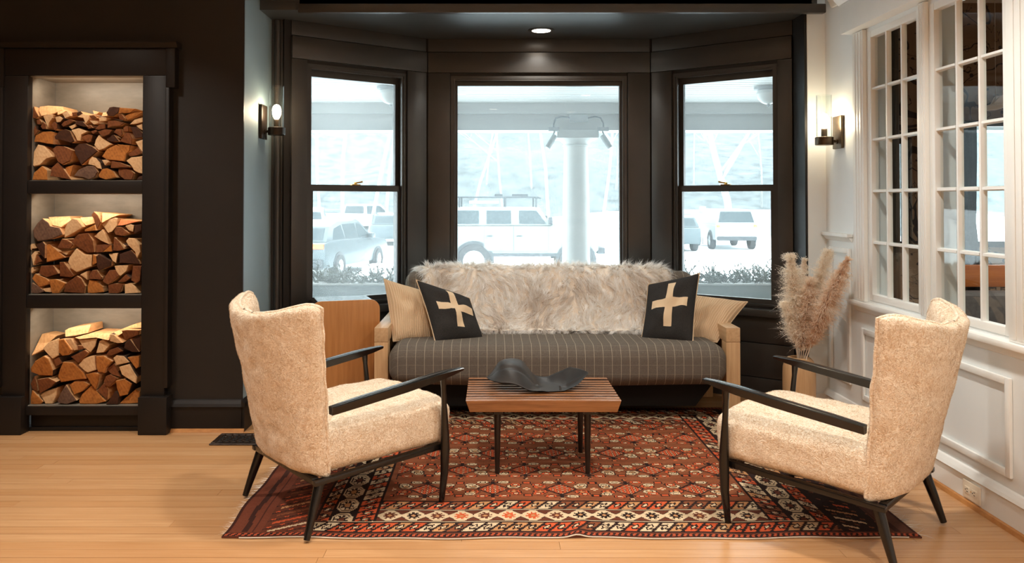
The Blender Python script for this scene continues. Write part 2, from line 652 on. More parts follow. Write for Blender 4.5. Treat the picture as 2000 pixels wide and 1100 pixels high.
def shearling():
    k = N('cream_shearling')
    vec = k.mapping('Object', (1, 1, 1))
    n1 = k.n('ShaderNodeTexNoise', Scale=9.0, Detail=3.0)
    k.l(vec, n1.inputs['Vector'])
    n2 = k.n('ShaderNodeTexNoise', Scale=75.0, Detail=3.0, Distortion=2.2)
    k.l(vec, n2.inputs['Vector'])
    mr = k.n('ShaderNodeMapRange')
    mr.inputs['From Min'].default_value = .32
    mr.inputs['From Max'].default_value = .62
    k.l(n2.outputs['Fac'], mr.inputs['Value'])
    a = k.mix(n1.outputs['Fac'], srgb(234, 218, 194), srgb(246, 236, 220))
    c = k.mix(mr.outputs['Result'], srgb(208, 182, 150), a)
    k.l(c, k.b.inputs['Base Color'])
    k.b.inputs['Roughness'].default_value = 0.95
    k.b.inputs['Specular IOR Level'].default_value = 0.1
    k.b.inputs['Sheen Weight'].default_value = 0.25
    bp = k.n('ShaderNodeBump', Strength=0.9, Distance=0.006)
    k.l(n2.outputs['Fac'], bp.inputs['Height'])
    k.l(bp.outputs['Normal'], k.b.inputs['Normal'])
    return k.m


M['shearling'] = shearling()
M['fur'] = attr_mat('fur_strands', 0.75, spec=0.2, trans=.45)
M['pile'] = attr_mat('shearling_strands', 0.9, spec=0.1, trans=.3)
M['plume'] = attr_mat('pampas_strands', 0.8, spec=0.1, trans=.45)
M['hide'] = pm('tan_hide', srgb(238, 230, 218), srgb(230, 218, 202), ns=12, rough=0.85)


def log_end(name, c1, c2, c3):
    k = N(name)
    vec = k.mapping('Object', (1, 0.3, 1), rand=5)
    n1 = k.n('ShaderNodeTexNoise', Scale=9.0, Detail=5.0)
    n2 = k.n('ShaderNodeTexNoise', Scale=70.0, Detail=3.0)
    wv = k.n('ShaderNodeTexWave', wave_type='RINGS', rings_direction='Y', Scale=22.0, Distortion=3.0, Detail=2.0)
    for q in (n1, n2, wv):
        k.l(vec, q.inputs['Vector'])
    a = k.mix(n1.outputs['Fac'], c1, c2)
    mr = k.n('ShaderNodeMapRange')
    mr.inputs['From Min'].default_value = .45
    mr.inputs['From Max'].default_value = .75
    k.l(n2.outputs['Fac'], mr.inputs['Value'])
    f = k.math('MULTIPLY', mr.outputs['Result'], 0.55)
    a = k.mix(f, a, c3)
    a = k.mix(k.math('MULTIPLY', wv.outputs['Fac'], 0.18), a, c3)
    k.l(a, k.b.inputs['Base Color'])
    k.b.inputs['Roughness'].default_value = 0.85
    k.b.inputs['Specular IOR Level'].default_value = 0.2
    bp = k.n('ShaderNodeBump', Strength=0.5, Distance=0.004)
    k.l(n2.outputs['Fac'], bp.inputs['Height'])
    k.l(bp.outputs['Normal'], k.b.inputs['Normal'])
    return k.m


M['log_p'] = log_end('pale_log_end', srgb(214, 178, 136), srgb(196, 156, 112), srgb(170, 124, 80))
M['log_o'] = log_end('amber_log_end', srgb(182, 116, 54), srgb(150, 90, 40), srgb(104, 58, 28))
M['log_b'] = log_end('brown_log_end', srgb(128, 76, 40), srgb(98, 54, 30), srgb(62, 34, 20))
M['log_d'] = log_end('dark_log_end', srgb(78, 46, 28), srgb(56, 34, 24), srgb(34, 22, 18))
M['log_g'] = log_end('grey_brown_log_end', srgb(120, 92, 74), srgb(88, 62, 48), srgb(50, 34, 28))
M['log_side'] = log_end('split_wood', srgb(226, 184, 136), srgb(206, 156, 104), srgb(176, 118, 70))
M['log_bark'] = log_end('log_bark', srgb(92, 68, 52), srgb(66, 48, 38), srgb(38, 28, 24))


def frame(o, ex, ey):
    """local frame: x along ex, y along ey, z up"""
    ex, ey, o = Vector((ex[0], ex[1], 0)).normalized(), Vector((ey[0], ey[1], 0)).normalized(), Vector((o[0], o[1], 0))
    return lambda p: o + ex * p.x + ey * p.y + Vector((0, 0, p.z))

# ================================================================== THE SETTING
CEIL = 2.60
BAYC = 2.365
WL = 4.33          # face of the wall with the log compartments
NX0, NX1 = -2.510, -1.889
XR = 1.975         # face of the white right wall

# ---- floor: narrow boards, each its own piece
floor = struct(MB().box(-4.3, 2.1, -3.1, 5.7, -0.10, -0.014).build('floor', M['subfloor']))
row_w = 0.0655
y = 1.62
row = 0
pr = random.Random(3)
while y < 5.5:
    x = -4.25 - pr.random() * 1.2
    gap = 0.0034 if row % 4 == 1 else 0.0014
    while x < 1.965:
        L = pr.uniform(1.5, 2.9)
        x1 = min(x + L, 1.965)
        a, b = max(x, -4.25), x1
        if b - a > 0.05:
            dz = pr.uniform(-0.0004, 0.0)
            mb = MB().box(a + 0.0006, b - 0.0006, y + gap / 2, y + row_w - gap / 2, -0.013, dz)
            o = mb.build('plank', M['plank'], floor)
        x = x1
        if x1 >= 1.965:
            break
    y += row_w
    row += 1
struct(MB().box(-4.25, 1.965, -3.0, 1.619, -0.013, -0.0004).build('floor', M['plank']))

# ---- walls that only shut the room behind the camera
struct(MB().box(-4.35, -4.2, -3.1, 4.62, 0, CEIL).build('wall_far_left', M['black']))
struct(MB().box(-4.35, 2.1, -3.2, -3.0, 0, CEIL).build('wall_back', M['white']))
struct(MB().box(-4.35, 2.1, -3.2, 4.62, CEIL, 2.75).build('ceiling', M['ceiling']))

# ---- left wall with the opening for the built-in log store
m = MB()
for (a, b, c, d) in [(-4.2, NX0 - 0.03, 0, CEIL), (NX1 + 0.03, -1.50, 0, CEIL), (NX0 - 0.03, NX1 + 0.03, 1.98, CEIL),
                     (NX0 - 0.03, NX1 + 0.03, 0, 0.02)]:
    m.box(a, b, WL, 4.62, c, d)
m.box(-1.50, -1.357, WL, WL + .012, 0, CEIL)
struct(m.build('wall_left', M['black']))
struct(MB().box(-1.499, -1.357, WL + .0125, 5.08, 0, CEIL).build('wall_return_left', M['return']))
# low dark soffit between the left wall and the beam of the bay
struct(MB().box(-1.357, -1.125, 4.30, 4.62, 2.42, CEIL).build('trim_1', M['black_gloss']))

# baseboard of the left wall, with a cap and a wood shoe
bb = struct(MB().box(-1.752, -1.352, WL - 0.018, WL - 0.001, 0, 0.135).build('baseboard_left', M['store']))
MB().prism([(WL - 0.026, 0.135), (WL - 0.001, 0.135), (WL - 0.001, 0.172), (WL - 0.010, 0.168), (WL - 0.020, 0.150)], 'x', -1.752, -1.349).build('cap', M['store'], bb)
MB().prism([(WL - 0.034, 0), (WL - 0.018, 0), (WL - 0.018, 0.017), (WL - 0.028, 0.014)], 'x', -1.74, -1.340).build('shoe_moulding', M['shoe'], bb)
bb2 = struct(MB().box(-1.355, -1.340, WL - 0.018, 4.86, 0, 0.135).build('baseboard_return', M['store']))
MB().prism([(-1.355, 0.135), (-1.334, 0.135), (-1.338, 0.155), (-1.355, 0.172)], 'y', WL - 0.026, 4.86).build('cap', M['store'], bb2)
bb3 = struct(MB().box(-4.2, -2.745, WL - 0.018, WL - 0.001, 0, 0.135).build('baseboard_far_left', M['store']))

# ---- the bay: beam in front, low ceiling, three wall faces
beam = struct(MB().box(-1.125, 1.868, 4.62, 4.715, 2.365, CEIL).build('trim_2', M['black_gloss']))
MB().box(-1.125, 1.935, 4.575, 4.622, 2.338, 2.392).build('lip', M['black_gloss'], beam, bevel=0.008)
A, B2, C2, D = Vector((-1.25, 4.87)), Vector((-0.45, 5.45)), Vector((1.094, 5.45)), Vector((1.867, 4.88))
poly = [(-1.5, 4.62), (1.90, 4.62), (1.90, 5.0), (1.15, 5.62), (-0.50, 5.62), (-1.5, 5.0)]
struct(MB().prism(poly, 'z', BAYC, 2.75).build('ceiling', M['bay_ceiling']))
struct(MB().box(-1.357, A.x, 4.872, 5.02, 0, BAYC).build('wall_corner_left', M['black_gloss']))
corner = MB()
corner.lathe([(0.020, 0.17), (0.020, 2.36)], c=(-1.318, 4.866, 0), n=14)
struct(corner.build('trim_3', M['black_gloss'], smooth=True))
MBX = MB().box(1.853, 1.8665, 4.694, 4.885, 0, BAYC)
struct(MBX.build('trim_4', M['black']))
bl = M['black_gloss']


def bay_face(side, idx, fr, L, s0, s1, double, ext0=0.0, ext1=0.0):
    """one face of the bay: wall with an opening, casing boards, and a window in it"""
    T = 0.15
    zb, zt = 0.585, 2.108
    w_ = MB(fr).box(-ext0, s0, 0, T, 0, BAYC).box(s1, L + ext1, 0, T, 0, BAYC).box(s0, s1, 0, T, 0, zb).box(s0, s1, 0, T, zt, BAYC)
    wall = struct(w_.build('wall_bay_' + side, M['black']))
    e = 0.012
    for (z0, z1, p) in [(0.0, 0.137, 0.022), (0.141, 0.352, 0.012), (0.357, 0.520, 0.012)]:
        MB(fr).box(e, L - e, -p, -0.0005, z0, z1).build('apron_board', bl, wall, bevel=0.003)
    MB(fr).box(e, L - e, -0.012, -0.0005, 2.272, BAYC - 0.001).build('frieze_board', bl, wall, bevel=0.003)
    MB(fr).box(e, L - e, -0.028, -0.0005, 2.128, 2.266).build('head_board', bl, wall, bevel=0.003)
    MB(fr).box(e, s0 - 0.004, -0.020, -0.0005, 0.571, 2.126).build('casing', bl, wall, bevel=0.003)
    MB(fr).box(s1 + 0.004, L - e, -0.020, -0.0005, 0.571, 2.126).build('casing', bl, wall, bevel=0.003)
    MB(fr).box(e, L - e, -0.050, -0.0005, 0.524, 0.5705).build('stool', bl, wall, bevel=0.006)
    win = struct(empty('window_%d' % idx))
    # jamb lining with two stops
    j = MB(fr)
    for (a, b) in [(s0 + 0.0005, s0 + 0.018), (s1 - 0.018, s1 - 0.0005)]:
        j.box(a, b, -0.004, 0.14, zb + .001, zt - .001)
    j.box(s0 + 0.018, s1 - 0.018, -0.004, 0.14, zt - 0.02, zt - 0.001)
    j.box(s0 + 0.018, s1 - 0.018, -0.004, 0.14, zb + 0.001, zb + 0.012)
    j.build('jamb', bl, win)
    a, b = s0 + 0.019, s1 - 0.019
    for (p, q) in [(a, a + 0.012), (b - 0.012, b)]:
        MB(fr).box(p, q, 0.0, 0.018, zb + 0.0125, zt - 0.0205).build('stop', bl, win)
    MB(fr).box(a + 0.0125, b - 0.0125, 0.0, 0.018, zt - 0.033, zt - 0.0205).build('stop', bl, win)

    def sash(z0, z1, y0, y1, st, top, bot):
        s = MB(fr)
        s.box(a + 0.001, a + st, y0, y1, z0, z1).box(b - st, b - 0.001, y0, y1, z0, z1)
        s.box(a + st, b - st, y0, y1, z1 - top, z1).box(a + st, b - st, y0, y1, z0, z0 + bot)
        so = s.build('sash', bl, win)
        ym = (y0 + y1) / 2
        MB(fr).box(a + st - 0.004, b - st + 0.004, ym - 0.002, ym + 0.002, z0 + bot - 0.004, z1 - top + 0.004).build('pane', M['glass'], so)
        return so
    if double:
        sash(1.312, zt - 0.021, 0.060, 0.092, 0.030, 0.050, 0.040)
        so = sash(zb + 0.013, 1.350, 0.022, 0.055, 0.034, 0.040, 0.030)
        c = (a + b) / 2
        MB(fr).box(c - 0.030, c + 0.030, 0.026, 0.054, 1.3505, 1.3565).lathe([(0.011, 1.356), (0.011, 1.366), (0.004, 1.371)], c=(c, 0.040, 0), n=12)\
            .tube([(c, 0.040, 1.366), (c + 0.022, 0.034, 1.368), (c + 0.046, 0.030, 1.374)], [0.005, 0.0045, 0.006], 8).build('sash_lock', M['brass'], so)
    else:
        sash(zb + 0.013, zt - 0.021, 0.040, 0.080, 0.026, 0.042, 0.030)
    return wall, win


Llen = (B2 - A).length
dirl = B2 - A
bay_face('left', 1, frame(A, dirl, (-dirl.y, dirl.x)), Llen, 0.117, 0.826, True, 0.03, 0.0)
bay_face('center', 2, frame(B2, (1, 0), (0, 1)), (C2 - B2).x, 0.166, 1.378, False, 0.10, 0.10)
dirr = C2 - D
bay_face('right', 3, frame(D, dirr, (dirr.y * 1.0, -dirr.x * 1.0)), dirr.length, 0.105, 0.800, True, 0.03, 0.0)

# recessed downlight in the bay ceiling
dl = empty('downlight', (0.322, 5.17, BAYC))
tag(dl, 'lit round recessed downlight in the black ceiling of the bay', 'ceiling light')
MB().lathe([(0.062, -0.001), (0.062, -0.006), (0.086, -0.004), (0.086, -0.0005)], n=32, cap=False).build('trim_ring', M['black_gloss'], dl, smooth=True)
MB().lathe([(0.0605, -0.0015), (0.0605, -0.005), (0.03, -0.009), (0.002, -0.010)], n=32).build('lens', M['led'], dl, smooth=True)

# downlights of the main ceiling, behind the camera
for (x, y) in [(0.02, -0.65), (-0.4, 1.0), (1.2, 0.9), (-2.2, 1.3), (1.2, -1.0)]:
    q = struct(empty('downlight', (x, y, CEIL)))
    MB().lathe([(0.062, -0.001), (0.062, -0.006), (0.086, -0.004), (0.086, -0.0005)], n=24, cap=False).build('trim_ring', M['white_trim'], q, smooth=True)
    MB().lathe([(0.0605, -0.0015), (0.0605, -0.005), (0.002, -0.008)], n=24).build('lens', M['led'], q, smooth=True)

# ---- right wall: white, panelled, two windows into the next room
GY = [(3.676, 4.12), (3.056, 3.529)]      # glass of the two windows along the wall
GZ0, GZ1 = 0.765, 2.10
O = [(GY[0][0] - 0.035, GY[0][1] + 0.035), (GY[1][0] - 0.035, GY[1][1] + 0.035)]
T1 = XR + 0.11
m = MB()
m.box(XR, T1, O[0][1], 4.69, 0, CEIL).box(XR, T1, O[1][1], O[0][0], 0, CEIL).box(XR, T1, -3.1, O[1][0], 0, CEIL)
for (a, b) in O:
    m.box(XR, T1, a, b, 0, GZ0 - 0.035).box(XR, T1, a, b, GZ1 + 0.035, CEIL)
wr = struct(m.build('wall_right', M['white']))
struct(MB().box(1.867, T1, 4.69, 4.80, 0, CEIL).build('wall_pilaster_right', M['white']))
struct(MB().box(1.95, T1, 4.80, 5.42, 0, CEIL).build('wall_side_right', M['white']))
wt = M['white_trim']


def trim_box(name, parent, *a, bev=0.004):
    return MB().box(*a).build(name, wt, parent, bevel=bev)


# baseboard
rb = struct(MB().box(XR - 0.016, XR - 0.0005, -2.9, 4.689, 0, 0.118).build('baseboard_right', wt))
MB().prism([(XR - 0.026, 0.118), (XR - 0.0005, 0.118), (XR - 0.0005, 0.150), (XR - 0.010, 0.146), (XR - 0.020, 0.130)], 'y', -2.9, 4.689).build('cap', wt, rb)
MB().prism([(XR - 0.032, 0), (XR - 0.0165, 0), (XR - 0.0165, 0.020), (XR - 0.026, 0.016)], 'y', -2.9, 4.68).build('shoe_moulding', M['shoe'], rb)
pb = struct(MB().box(1.862, XR - 0.0005, 4.672, 4.689, 0, 0.118).build('baseboard_pilaster', wt))
# sill with apron and nosing under both windows
sill = struct(MB().box(XR - 0.042, XR + 0.02, 2.2, 4.32, 0.690, 0.717).build('trim_5', wt, bevel=0.008))
MB().prism([(XR - 0.024, 0.689), (XR - 0.0005, 0.689), (XR - 0.0005, 0.655), (XR - 0.014, 0.664)], 'y', 2.2, 4.30).build('bed_moulding', wt, sill)
# wainscot cap left of the windows
cap = struct(MB().box(XR - 0.034, XR - 0.0005, 4.345, 4.689, 1.047, 1.067).build('trim_6', wt, bevel=0.006))
MB().prism([(XR - 0.022, 1.046), (XR - 0.0005, 1.046), (XR - 0.0005, 1.020), (XR - 0.010, 1.028)], 'y', 4.35, 4.689).build('bed_moulding', wt, cap)


def panel(y0, y1, z0, z1):
    p, q = 0.030, 0.016
    MB().box(XR - q, XR - .0005, y0, y0 + p, z0, z1).build('panel_moulding', wt, wr, bevel=0.006)
    MB().box(XR - q, XR - .0005, y1 - p, y1, z0, z1).build('panel_moulding', wt, wr, bevel=0.006)
    MB().box(XR - q, XR - .0005, y0 + p, y1 - p, z0, z0 + p).build('panel_moulding', wt, wr, bevel=0.006)
    MB().box(XR - q, XR - .0005, y0 + p, y1 - p, z1 - p, z1).build('panel_moulding', wt, wr, bevel=0.006)


panel(4.365, 4.63, 0.24, 0.985)
panel(3.64, 4.235, 0.195, 0.575)
panel(3.02, 3.55, 0.195, 0.575)
panel(2.30, 2.93, 0.195, 0.575)
# casings
CF = XR - 0.022


def casing(y0, y1):
    c = struct(MB().box(CF, XR - 0.0005, y0, y1, 0.718, GZ1 + 0.052).build('trim_7', wt, bevel=0.003))
    w3 = (y1 - y0)
    for k in (0.16, 0.42, 0.68):
        MB().box(CF - 0.003, CF, y0 + w3 * k, y0 + w3 * (k + 0.16), 0.73, GZ1 + 0.045).build('flute', wt, c, bevel=0.0014)


casing(4.172, 4.292)
casing(O[1][1] + 0.012, O[0][0] - 0.012)
casing(2.86, O[1][0] - 0.012)
hd = struct(MB().box(XR - 0.075, XR - 0.0005, 2.70, 4.318, GZ1 + 0.055, GZ1 + 0.215).build('trim_8', wt, bevel=0.004))
MB().prism([(XR - 0.115, 2.365), (XR - 0.0005, 2.365), (XR - 0.0005, 2.315), (XR - 0.075, 2.318)], 'y', 2.68, 4.34).build('cap', wt, hd)
# ceiling crown of the right wall
cr = struct(MB().prism([(XR - 0.001, 2.365), (XR - 0.015, 2.365), (XR - 0.030, 2.40), (XR - 0.115, 2.50), (XR - 0.125, 2.53), (XR - 0.001, 2.53)], 'y', -2.9, 4.57).build('trim_9', wt))
struct(MB().box(1.60, XR - 0.001, -2.9, 4.57, 2.531, CEIL - 0.001).build('trim_10', wt))

for wi, (g0, g1) in enumerate(GY):
    win = struct(empty('window_%d' % (4 + wi)))
    a, b = O[wi]
    s = MB()
    x0, x1 = XR - 0.004, XR + 0.034
    st = 0.035
    s.box(x0, x1, a + .001, a + st, GZ0 - 0.034, GZ1 + 0.034).box(x0, x1, b - st, b - .001, GZ0 - 0.034, GZ1 + 0.034)
    s.box(x0, x1, a + st, b - st, GZ0 - 0.034, GZ0).box(x0, x1, a + st, b - st, GZ1, GZ1 + 0.034)
    s.build('sash', wt, win, bevel=0.003)
    cw, ch = (g1 - g0) / 3, (GZ1 - GZ0) / 5
    for k in (1, 2):
        yy = g0 + cw * k
        MB().prism([(XR + 0.002, yy - 0.006), (XR + 0.024, yy - 0.012), (XR + 0.024, yy + 0.012), (XR + 0.002, yy + 0.006)], 'z', GZ0, GZ1).build('muntin', wt, win)
    for k in (1, 2, 3, 4):
        zz = GZ0 + ch * k
        for c_ in range(3):
            ya, yb = g0 + cw * c_ + (0.012 if c_ else 0), g0 + cw * (c_ + 1) - (0.012 if c_ < 2 else 0)
            MB().add([(XR + 0.002, yy_, zz + dz) if e == 0 else (XR + 0.024, yy_, zz + dz * 2) for yy_ in (ya, yb) for (e, dz) in ((0, -0.005), (1, -0.005), (1, 0.005), (0, 0.005))],
                     [(0, 1, 2, 3), (7, 6, 5, 4), (0, 4, 5, 1), (1, 5, 6, 2), (2, 6, 7, 3), (3, 7, 4, 0)]).build('muntin', wt, win)
    for r in range(5):
        for c_ in range(3):
            y0, y1 = g0 + cw * c_ + 0.009, g0 + cw * (c_ + 1) - 0.009
            z0, z1 = GZ0 + ch * r + 0.007, GZ0 + ch * (r + 1) - 0.007
            MB().box(XR + 0.015, XR + 0.0175, y0, y1, z0, z1).build('pane', M['glass_old'], win)

# wall outlets in the baseboards


def outlet(name, mat4, label):
    e_ = empty(name)
    e_.matrix_world = mat4
    tag(e_, label, 'outlet')
    MB().box(-0.058, 0.058, -0.006, 0.0, -0.036, 0.036).build('plate', M['plastic'], e_, bevel=0.004)
    for sx in (-0.024, 0.024):
        f = MB().box(sx - 0.017, sx + 0.017, -0.0085, -0.0062, -0.014, 0.014).build('socket', M['plastic'], e_, bevel=0.002)
        mm = MB()
        for dz in (-0.006, 0.006):
            mm.box(sx - 0.002, sx + 0.007, -0.0092, -0.0087, dz - 0.0013, dz + 0.0013)
        mm.lathe([(0.0026, -0.0092), (0.0026, -0.0087)], c=(sx - 0.010, 0, 0), n=10, axis='y')
        mm.build('slot', M['dark_slot'], f)
    MB().lathe([(0.003, -0.0068), (0.003, -0.0061)], n=10, axis='y').build('screw', M['brass'], e_)


outlet('wall_outlet', Matrix.Translation((XR - 0.0165, 3.255, 0.062)) @ Matrix.Rotation(-PI / 2, 4, 'Z'), 'cream double outlet in the white baseboard behind the right armchair')
outlet('wall_outlet', Matrix.Translation((XR - 0.0165, 4.58, 0.068)) @ Matrix.Rotation(-PI / 2, 4, 'Z'), 'cream double outlet in the corner baseboard beside the oak vase')

# ---- room behind the right wall
wp = N('branch_wallpaper')
vec = wp.mapping('Object', (1, 1, 1))
nz = wp.n('ShaderNodeTexNoise', Scale=2.2, Detail=2.0, Distortion=1.2)
wp.l(vec, nz.inputs['Vector'])
band = wp.math('LESS_THAN', wp.math('ABSOLUTE', wp.math('SUBTRACT', nz.outputs['Fac'], 0.5)), 0.010)
nz3 = wp.n('ShaderNodeTexNoise', Scale=5.0, Detail=2.0, Distortion=2.0)
wp.l(vec, nz3.inputs['Vector'])
band2 = wp.math('LESS_THAN', wp.math('ABSOLUTE', wp.math('SUBTRACT', nz3.outputs['Fac'], 0.55)), 0.007)
vo = wp.n('ShaderNodeTexVoronoi', Scale=16.0)
wp.l(vec, vo.inputs['Vector'])
dots = wp.math('MULTIPLY', wp.math('LESS_THAN', vo.outputs['Distance'], 0.26), wp.math('GREATER_THAN', nz3.outputs['Fac'], 0.52))
ink = wp.math('MAXIMUM', wp.math('MAXIMUM', band, band2), dots)
wp.l(wp.mix(ink, srgb(136, 112, 88), srgb(44, 36, 32)), wp.b.inputs['Base Color'])
wp.b.inputs['Roughness'].default_value = 0.8
FY = 5.40
op = [(2.60, 2.86, 0.93, 1.68), (3.20, 4.75, 0.93, 1.80)]
m = MB().box(2.085, 2.60, FY, FY + 0.15, 0, CEIL).box(2.86, 3.20, FY, FY + 0.15, 0, CEIL).box(4.75, 7.0, FY, FY + 0.15, 0, CEIL)
for (a, b, c, d) in op:
    m.box(a, b, FY, FY + 0.15, 0, c).box(a, b, FY, FY + 0.15, d, CEIL)
struct(m.build('wall_next_room_front', wp.m))
struct(MB().box(7.0, 7.1, 0.5, 5.55, 0, CEIL).build('wall_next_room_side', wp.m))
struct(MB().box(2.085, 7.1, 0.4, 0.5, 0, CEIL).build('wall_next_room_back', wp.m))
struct(MB().box(2.085, 7.1, 0.4, 5.55, CEIL, 2.75).build('ceiling', M['ceiling']))
struct(MB().box(2.085, 7.1, 0.4, 5.55, -0.1, -0.001).build('floor', M['plank']))
for i, (a, b, c, d) in enumerate(op):
    win = struct(empty('window_%d' % (6 + i)))
    s = MB()
    s.box(a, a + .035, FY + .04, FY + .09, c, d).box(b - .035, b, FY + .04, FY + .09, c, d)
    s.box(a + .035, b - .035, FY + .04, FY + .09, c, c + .04).box(a + .035, b - .035, FY + .04, FY + .09, d - .04, d)
    s.build('sash', M['sconce_dark'], win)
    MB().box(a + .03, b - .03, FY + .06, FY + .064, c + .035, d - .035).build('pane', M['glass'], win)
# louvred shutter beside the larger window
sh = empty('window_shutter', (3.11, FY - 0.02, 0.93))
tag(sh, 'brown louvred shutter beside the window of the next room', 'shutter')
MB().box(-0.085, -0.060, -0.02, 0.015, 0, 1.0).build('stile', M['shutter'], sh)
MB().box(0.060, 0.085, -0.02, 0.015, 0, 1.0).build('stile', M['shutter'], sh)
for k in range(20):
    z = 0.03 + k * 0.048
    MB().add([(x, y_, z + dz) for x in (-0.0595, 0.0595) for (y_, dz) in ((-0.02, 0), (0.012, 0.030), (0.014, 0.024), (-0.018, -0.006))],
             [(0, 1, 2, 3), (7, 6, 5, 4), (0, 4, 5, 1), (1, 5, 6, 2), (2, 6, 7, 3), (3, 7, 4, 0)]).build('slat', M['shutter'], sh)
# curtains of the next room, one at the far side of each window


def curtain(y0, y1, label, x=2.16):
    vs, fs = [], []
    n = 48
    for z in (0.5, 2.2):
        for i in range(n + 1):
            t = i / n
            vs.append((x + 0.022 * math.sin(t * 2 * PI * 6) + 0.006 * math.sin(t * 31), y0 + (y1 - y0) * t, z))
    for i in range(n):
        fs.append((i, i + 1, n + 2 + i, n + 1 + i))
    o = obj('curtain', vs, fs, M['curtain'], None, True, recalc=False)
    sm = o.modifiers.new('thick', 'SOLIDIFY')
    sm.thickness = 0.004
    tag(o, label, 'curtain')
    r = MB().tube([(x, y0 - 0.03, 2.22), (x, y1 + 0.03, 2.22)], 0.012, 10).build('rod', M['sconce_dark'], o)


curtain(4.24, 4.62, 'taupe gathered curtain behind the far paned window of the right wall')
curtain(3.755, 3.90, 'taupe gathered curtain behind the near paned window of the right wall')
dr = obj('drape', *([(3.20 + 0.05 * math.sin(i * 1.3) + (0.10 if z < 1.2 else 0.0) * (1 - z) , FY - 0.07 - 0.02 * (i % 2), z) for z in (0.62, 1.1, 1.55, 1.78) for i in range(7)],
         [(r * 7 + i, r * 7 + i + 1, r * 7 + 8 + i, r * 7 + 7 + i) for r in range(3) for i in range(6)]), M['dark_cloth'], None, True, recalc=False)
dr.modifiers.new('thick', 'SOLIDIFY').thickness = 0.004
tag(dr, 'narrow black drape hanging at the left of the next room window', 'curtain')
# bench with an orange wooden rail and grey cushions
bench = empty('booth_bench', (3.6, 4.72, 0))
tag(bench, 'grey booth bench with an orange wood rail in the next room', 'bench')
MB().box(-0.9, 1.4, 0.20, 0.26, 0.715, 0.85).build('rail', M['orange_wood'], bench, bevel=0.008)
MB().box(-0.9, 1.4, 0.02, 0.19, 0.42, 0.70).build('backrest', M['booth'], bench, bevel=0.04, seg=3)
MB().box(-0.9, 1.4, -0.50, 0.015, 0.25, 0.44).build('seat', M['booth'], bench, bevel=0.04, seg=3)
MB().box(-0.86, 1.36, -0.44, 0.18, 0.0, 0.25).box(-0.86, -0.80, 0.20, 0.26, 0.25, 0.714).box(1.30, 1.36, 0.20, 0.26, 0.25, 0.714).build('base', M['orange_wood'], bench)
v, f = rbox(0.42, 0.16, 0.40, 0.07)
cu = obj('cushion', v, f, M['booth'], None, True)
cu.location = (2.66, 3.86, 0.60)
cu.rotation_euler = (0.3, 0.1, 0.4)
tag(cu, 'rounded pale grey cushion at the lower corner of the near paned window', 'cushion')
# white feathered bird ornament on a string
bx = px(1945, 208, 4.75)
bird = empty('bird_ornament', bx)
tag(bird, 'small white bird ornament hanging on a string in the next room', 'ornament')
v, f = rbox(0.15, 0.045, 0.045, 0.0224, deform=lambda p: Vector((p.x, p.y * (1 - abs(p.x) * 5), p.z * (1 - abs(p.x) * 5) + p.x * 0.18)))
obj('body', v, f, M['bird'], bird, True)
MB().prism([(-0.03, 0.008), (0.035, 0.016), (0.09, 0.085), (0.02, 0.06)], 'y', -0.012, -0.006).build('wing', M['bird'], bird)
MB().prism([(-0.03, 0.008), (0.035, 0.016), (0.07, 0.075), (0.0, 0.06)], 'y', 0.006, 0.012).build('wing', M['bird'], bird)
MB().tube([(0, 0, 0.02), (0, 0, CEIL - bx.z)], 0.002, 6).build('string', M['string'], bird)

# ---- porch outside the bay
struct(MB().box(-9, 9, 5.62, 8.05, -0.12, -0.02).build('porch_floor', M['porch_floor']))
pc = struct(MB().box(-9, 9, 5.56, 7.72, 2.20, 2.34).build('porch_ceiling', M['porch']))
yy = 5.57
while yy < 7.55:
    MB().box(-5, 5, yy, yy + 0.112, 2.186, 2.199).build('board', M['porch'], pc, bevel=0.004, seg=1)
    yy += 0.118
pbm = struct(MB().box(-9, 9, 7.66, 7.94, 1.944, 2.36).build('porch_beam', M['porch_grey']))
MB().box(-9, 9, 7.57, 7.659, 2.085, 2.186).build('frieze_board', M['porch_grey'], pbm)
MB().box(-9, 9, 7.645, 7.9405, 1.930, 1.9435).build('soffit_board', M['porch_grey'], pbm)
col = empty('porch_column', (0.825, 7.80, -0.02))
tag(col, 'round white porch column seen through the middle window', 'column')
MB().lathe([(0.134, 0.12), (0.137, 0.6), (0.130, 1.3), (0.116, 1.80)], n=36).build('shaft', M['porch'], col, smooth=True)
MB().lathe([(0.118, 1.801), (0.132, 1.81), (0.118, 1.82), (0.130, 1.835), (0.165, 1.862), (0.175, 1.872)], n=36).build('capital', M['porch'], col, smooth=True)
MB().box(-0.20, 0.20, -0.20, 0.20, 1.873, 1.948).build('abacus', M['porch_grey'], col, bevel=0.004)
MB().lathe([(0.18, 0.0), (0.18, 0.05), (0.155, 0.07), (0.165, 0.09), (0.136, 0.119)], n=36).build('base', M['porch'], col, smooth=True)
fl = empty('floodlight', (0.825, 7.56, 2.02))
tag(fl, 'twin porch floodlight with curved cables above the white column', 'outdoor light')
MB().box(-0.085, 0.085, -0.035, 0.02, -0.02, 0.05).build('junction_box', M['grey_metal'], fl, bevel=0.006)
for sx in (-1, 1):
    MB().tube([(sx * 0.086, 0, 0.02), (sx * 0.16, 0, 0.032), (sx * 0.215, 0, 0.018), (sx * 0.235, 0, -0.03), (sx * 0.238, 0, -0.07)], 0.008, 8).build('cable', M['cable'], fl)
    MB().box(sx * 0.235 - 0.05, sx * 0.235 + 0.05, -0.03, 0.03, -0.108, -0.071).build('bracket', M['grey_metal'], fl)
    h = MB().tube([(sx * 0.23, 0, -0.109), (sx * 0.245, -0.01, -0.16)], 0.008, 8).tube([(sx * 0.225, 0.0, -0.15), (sx * 0.30, -0.03, -0.27)], 0.026, 14)
    h.build('lamp_head', M['grey_metal'], fl, smooth=True)
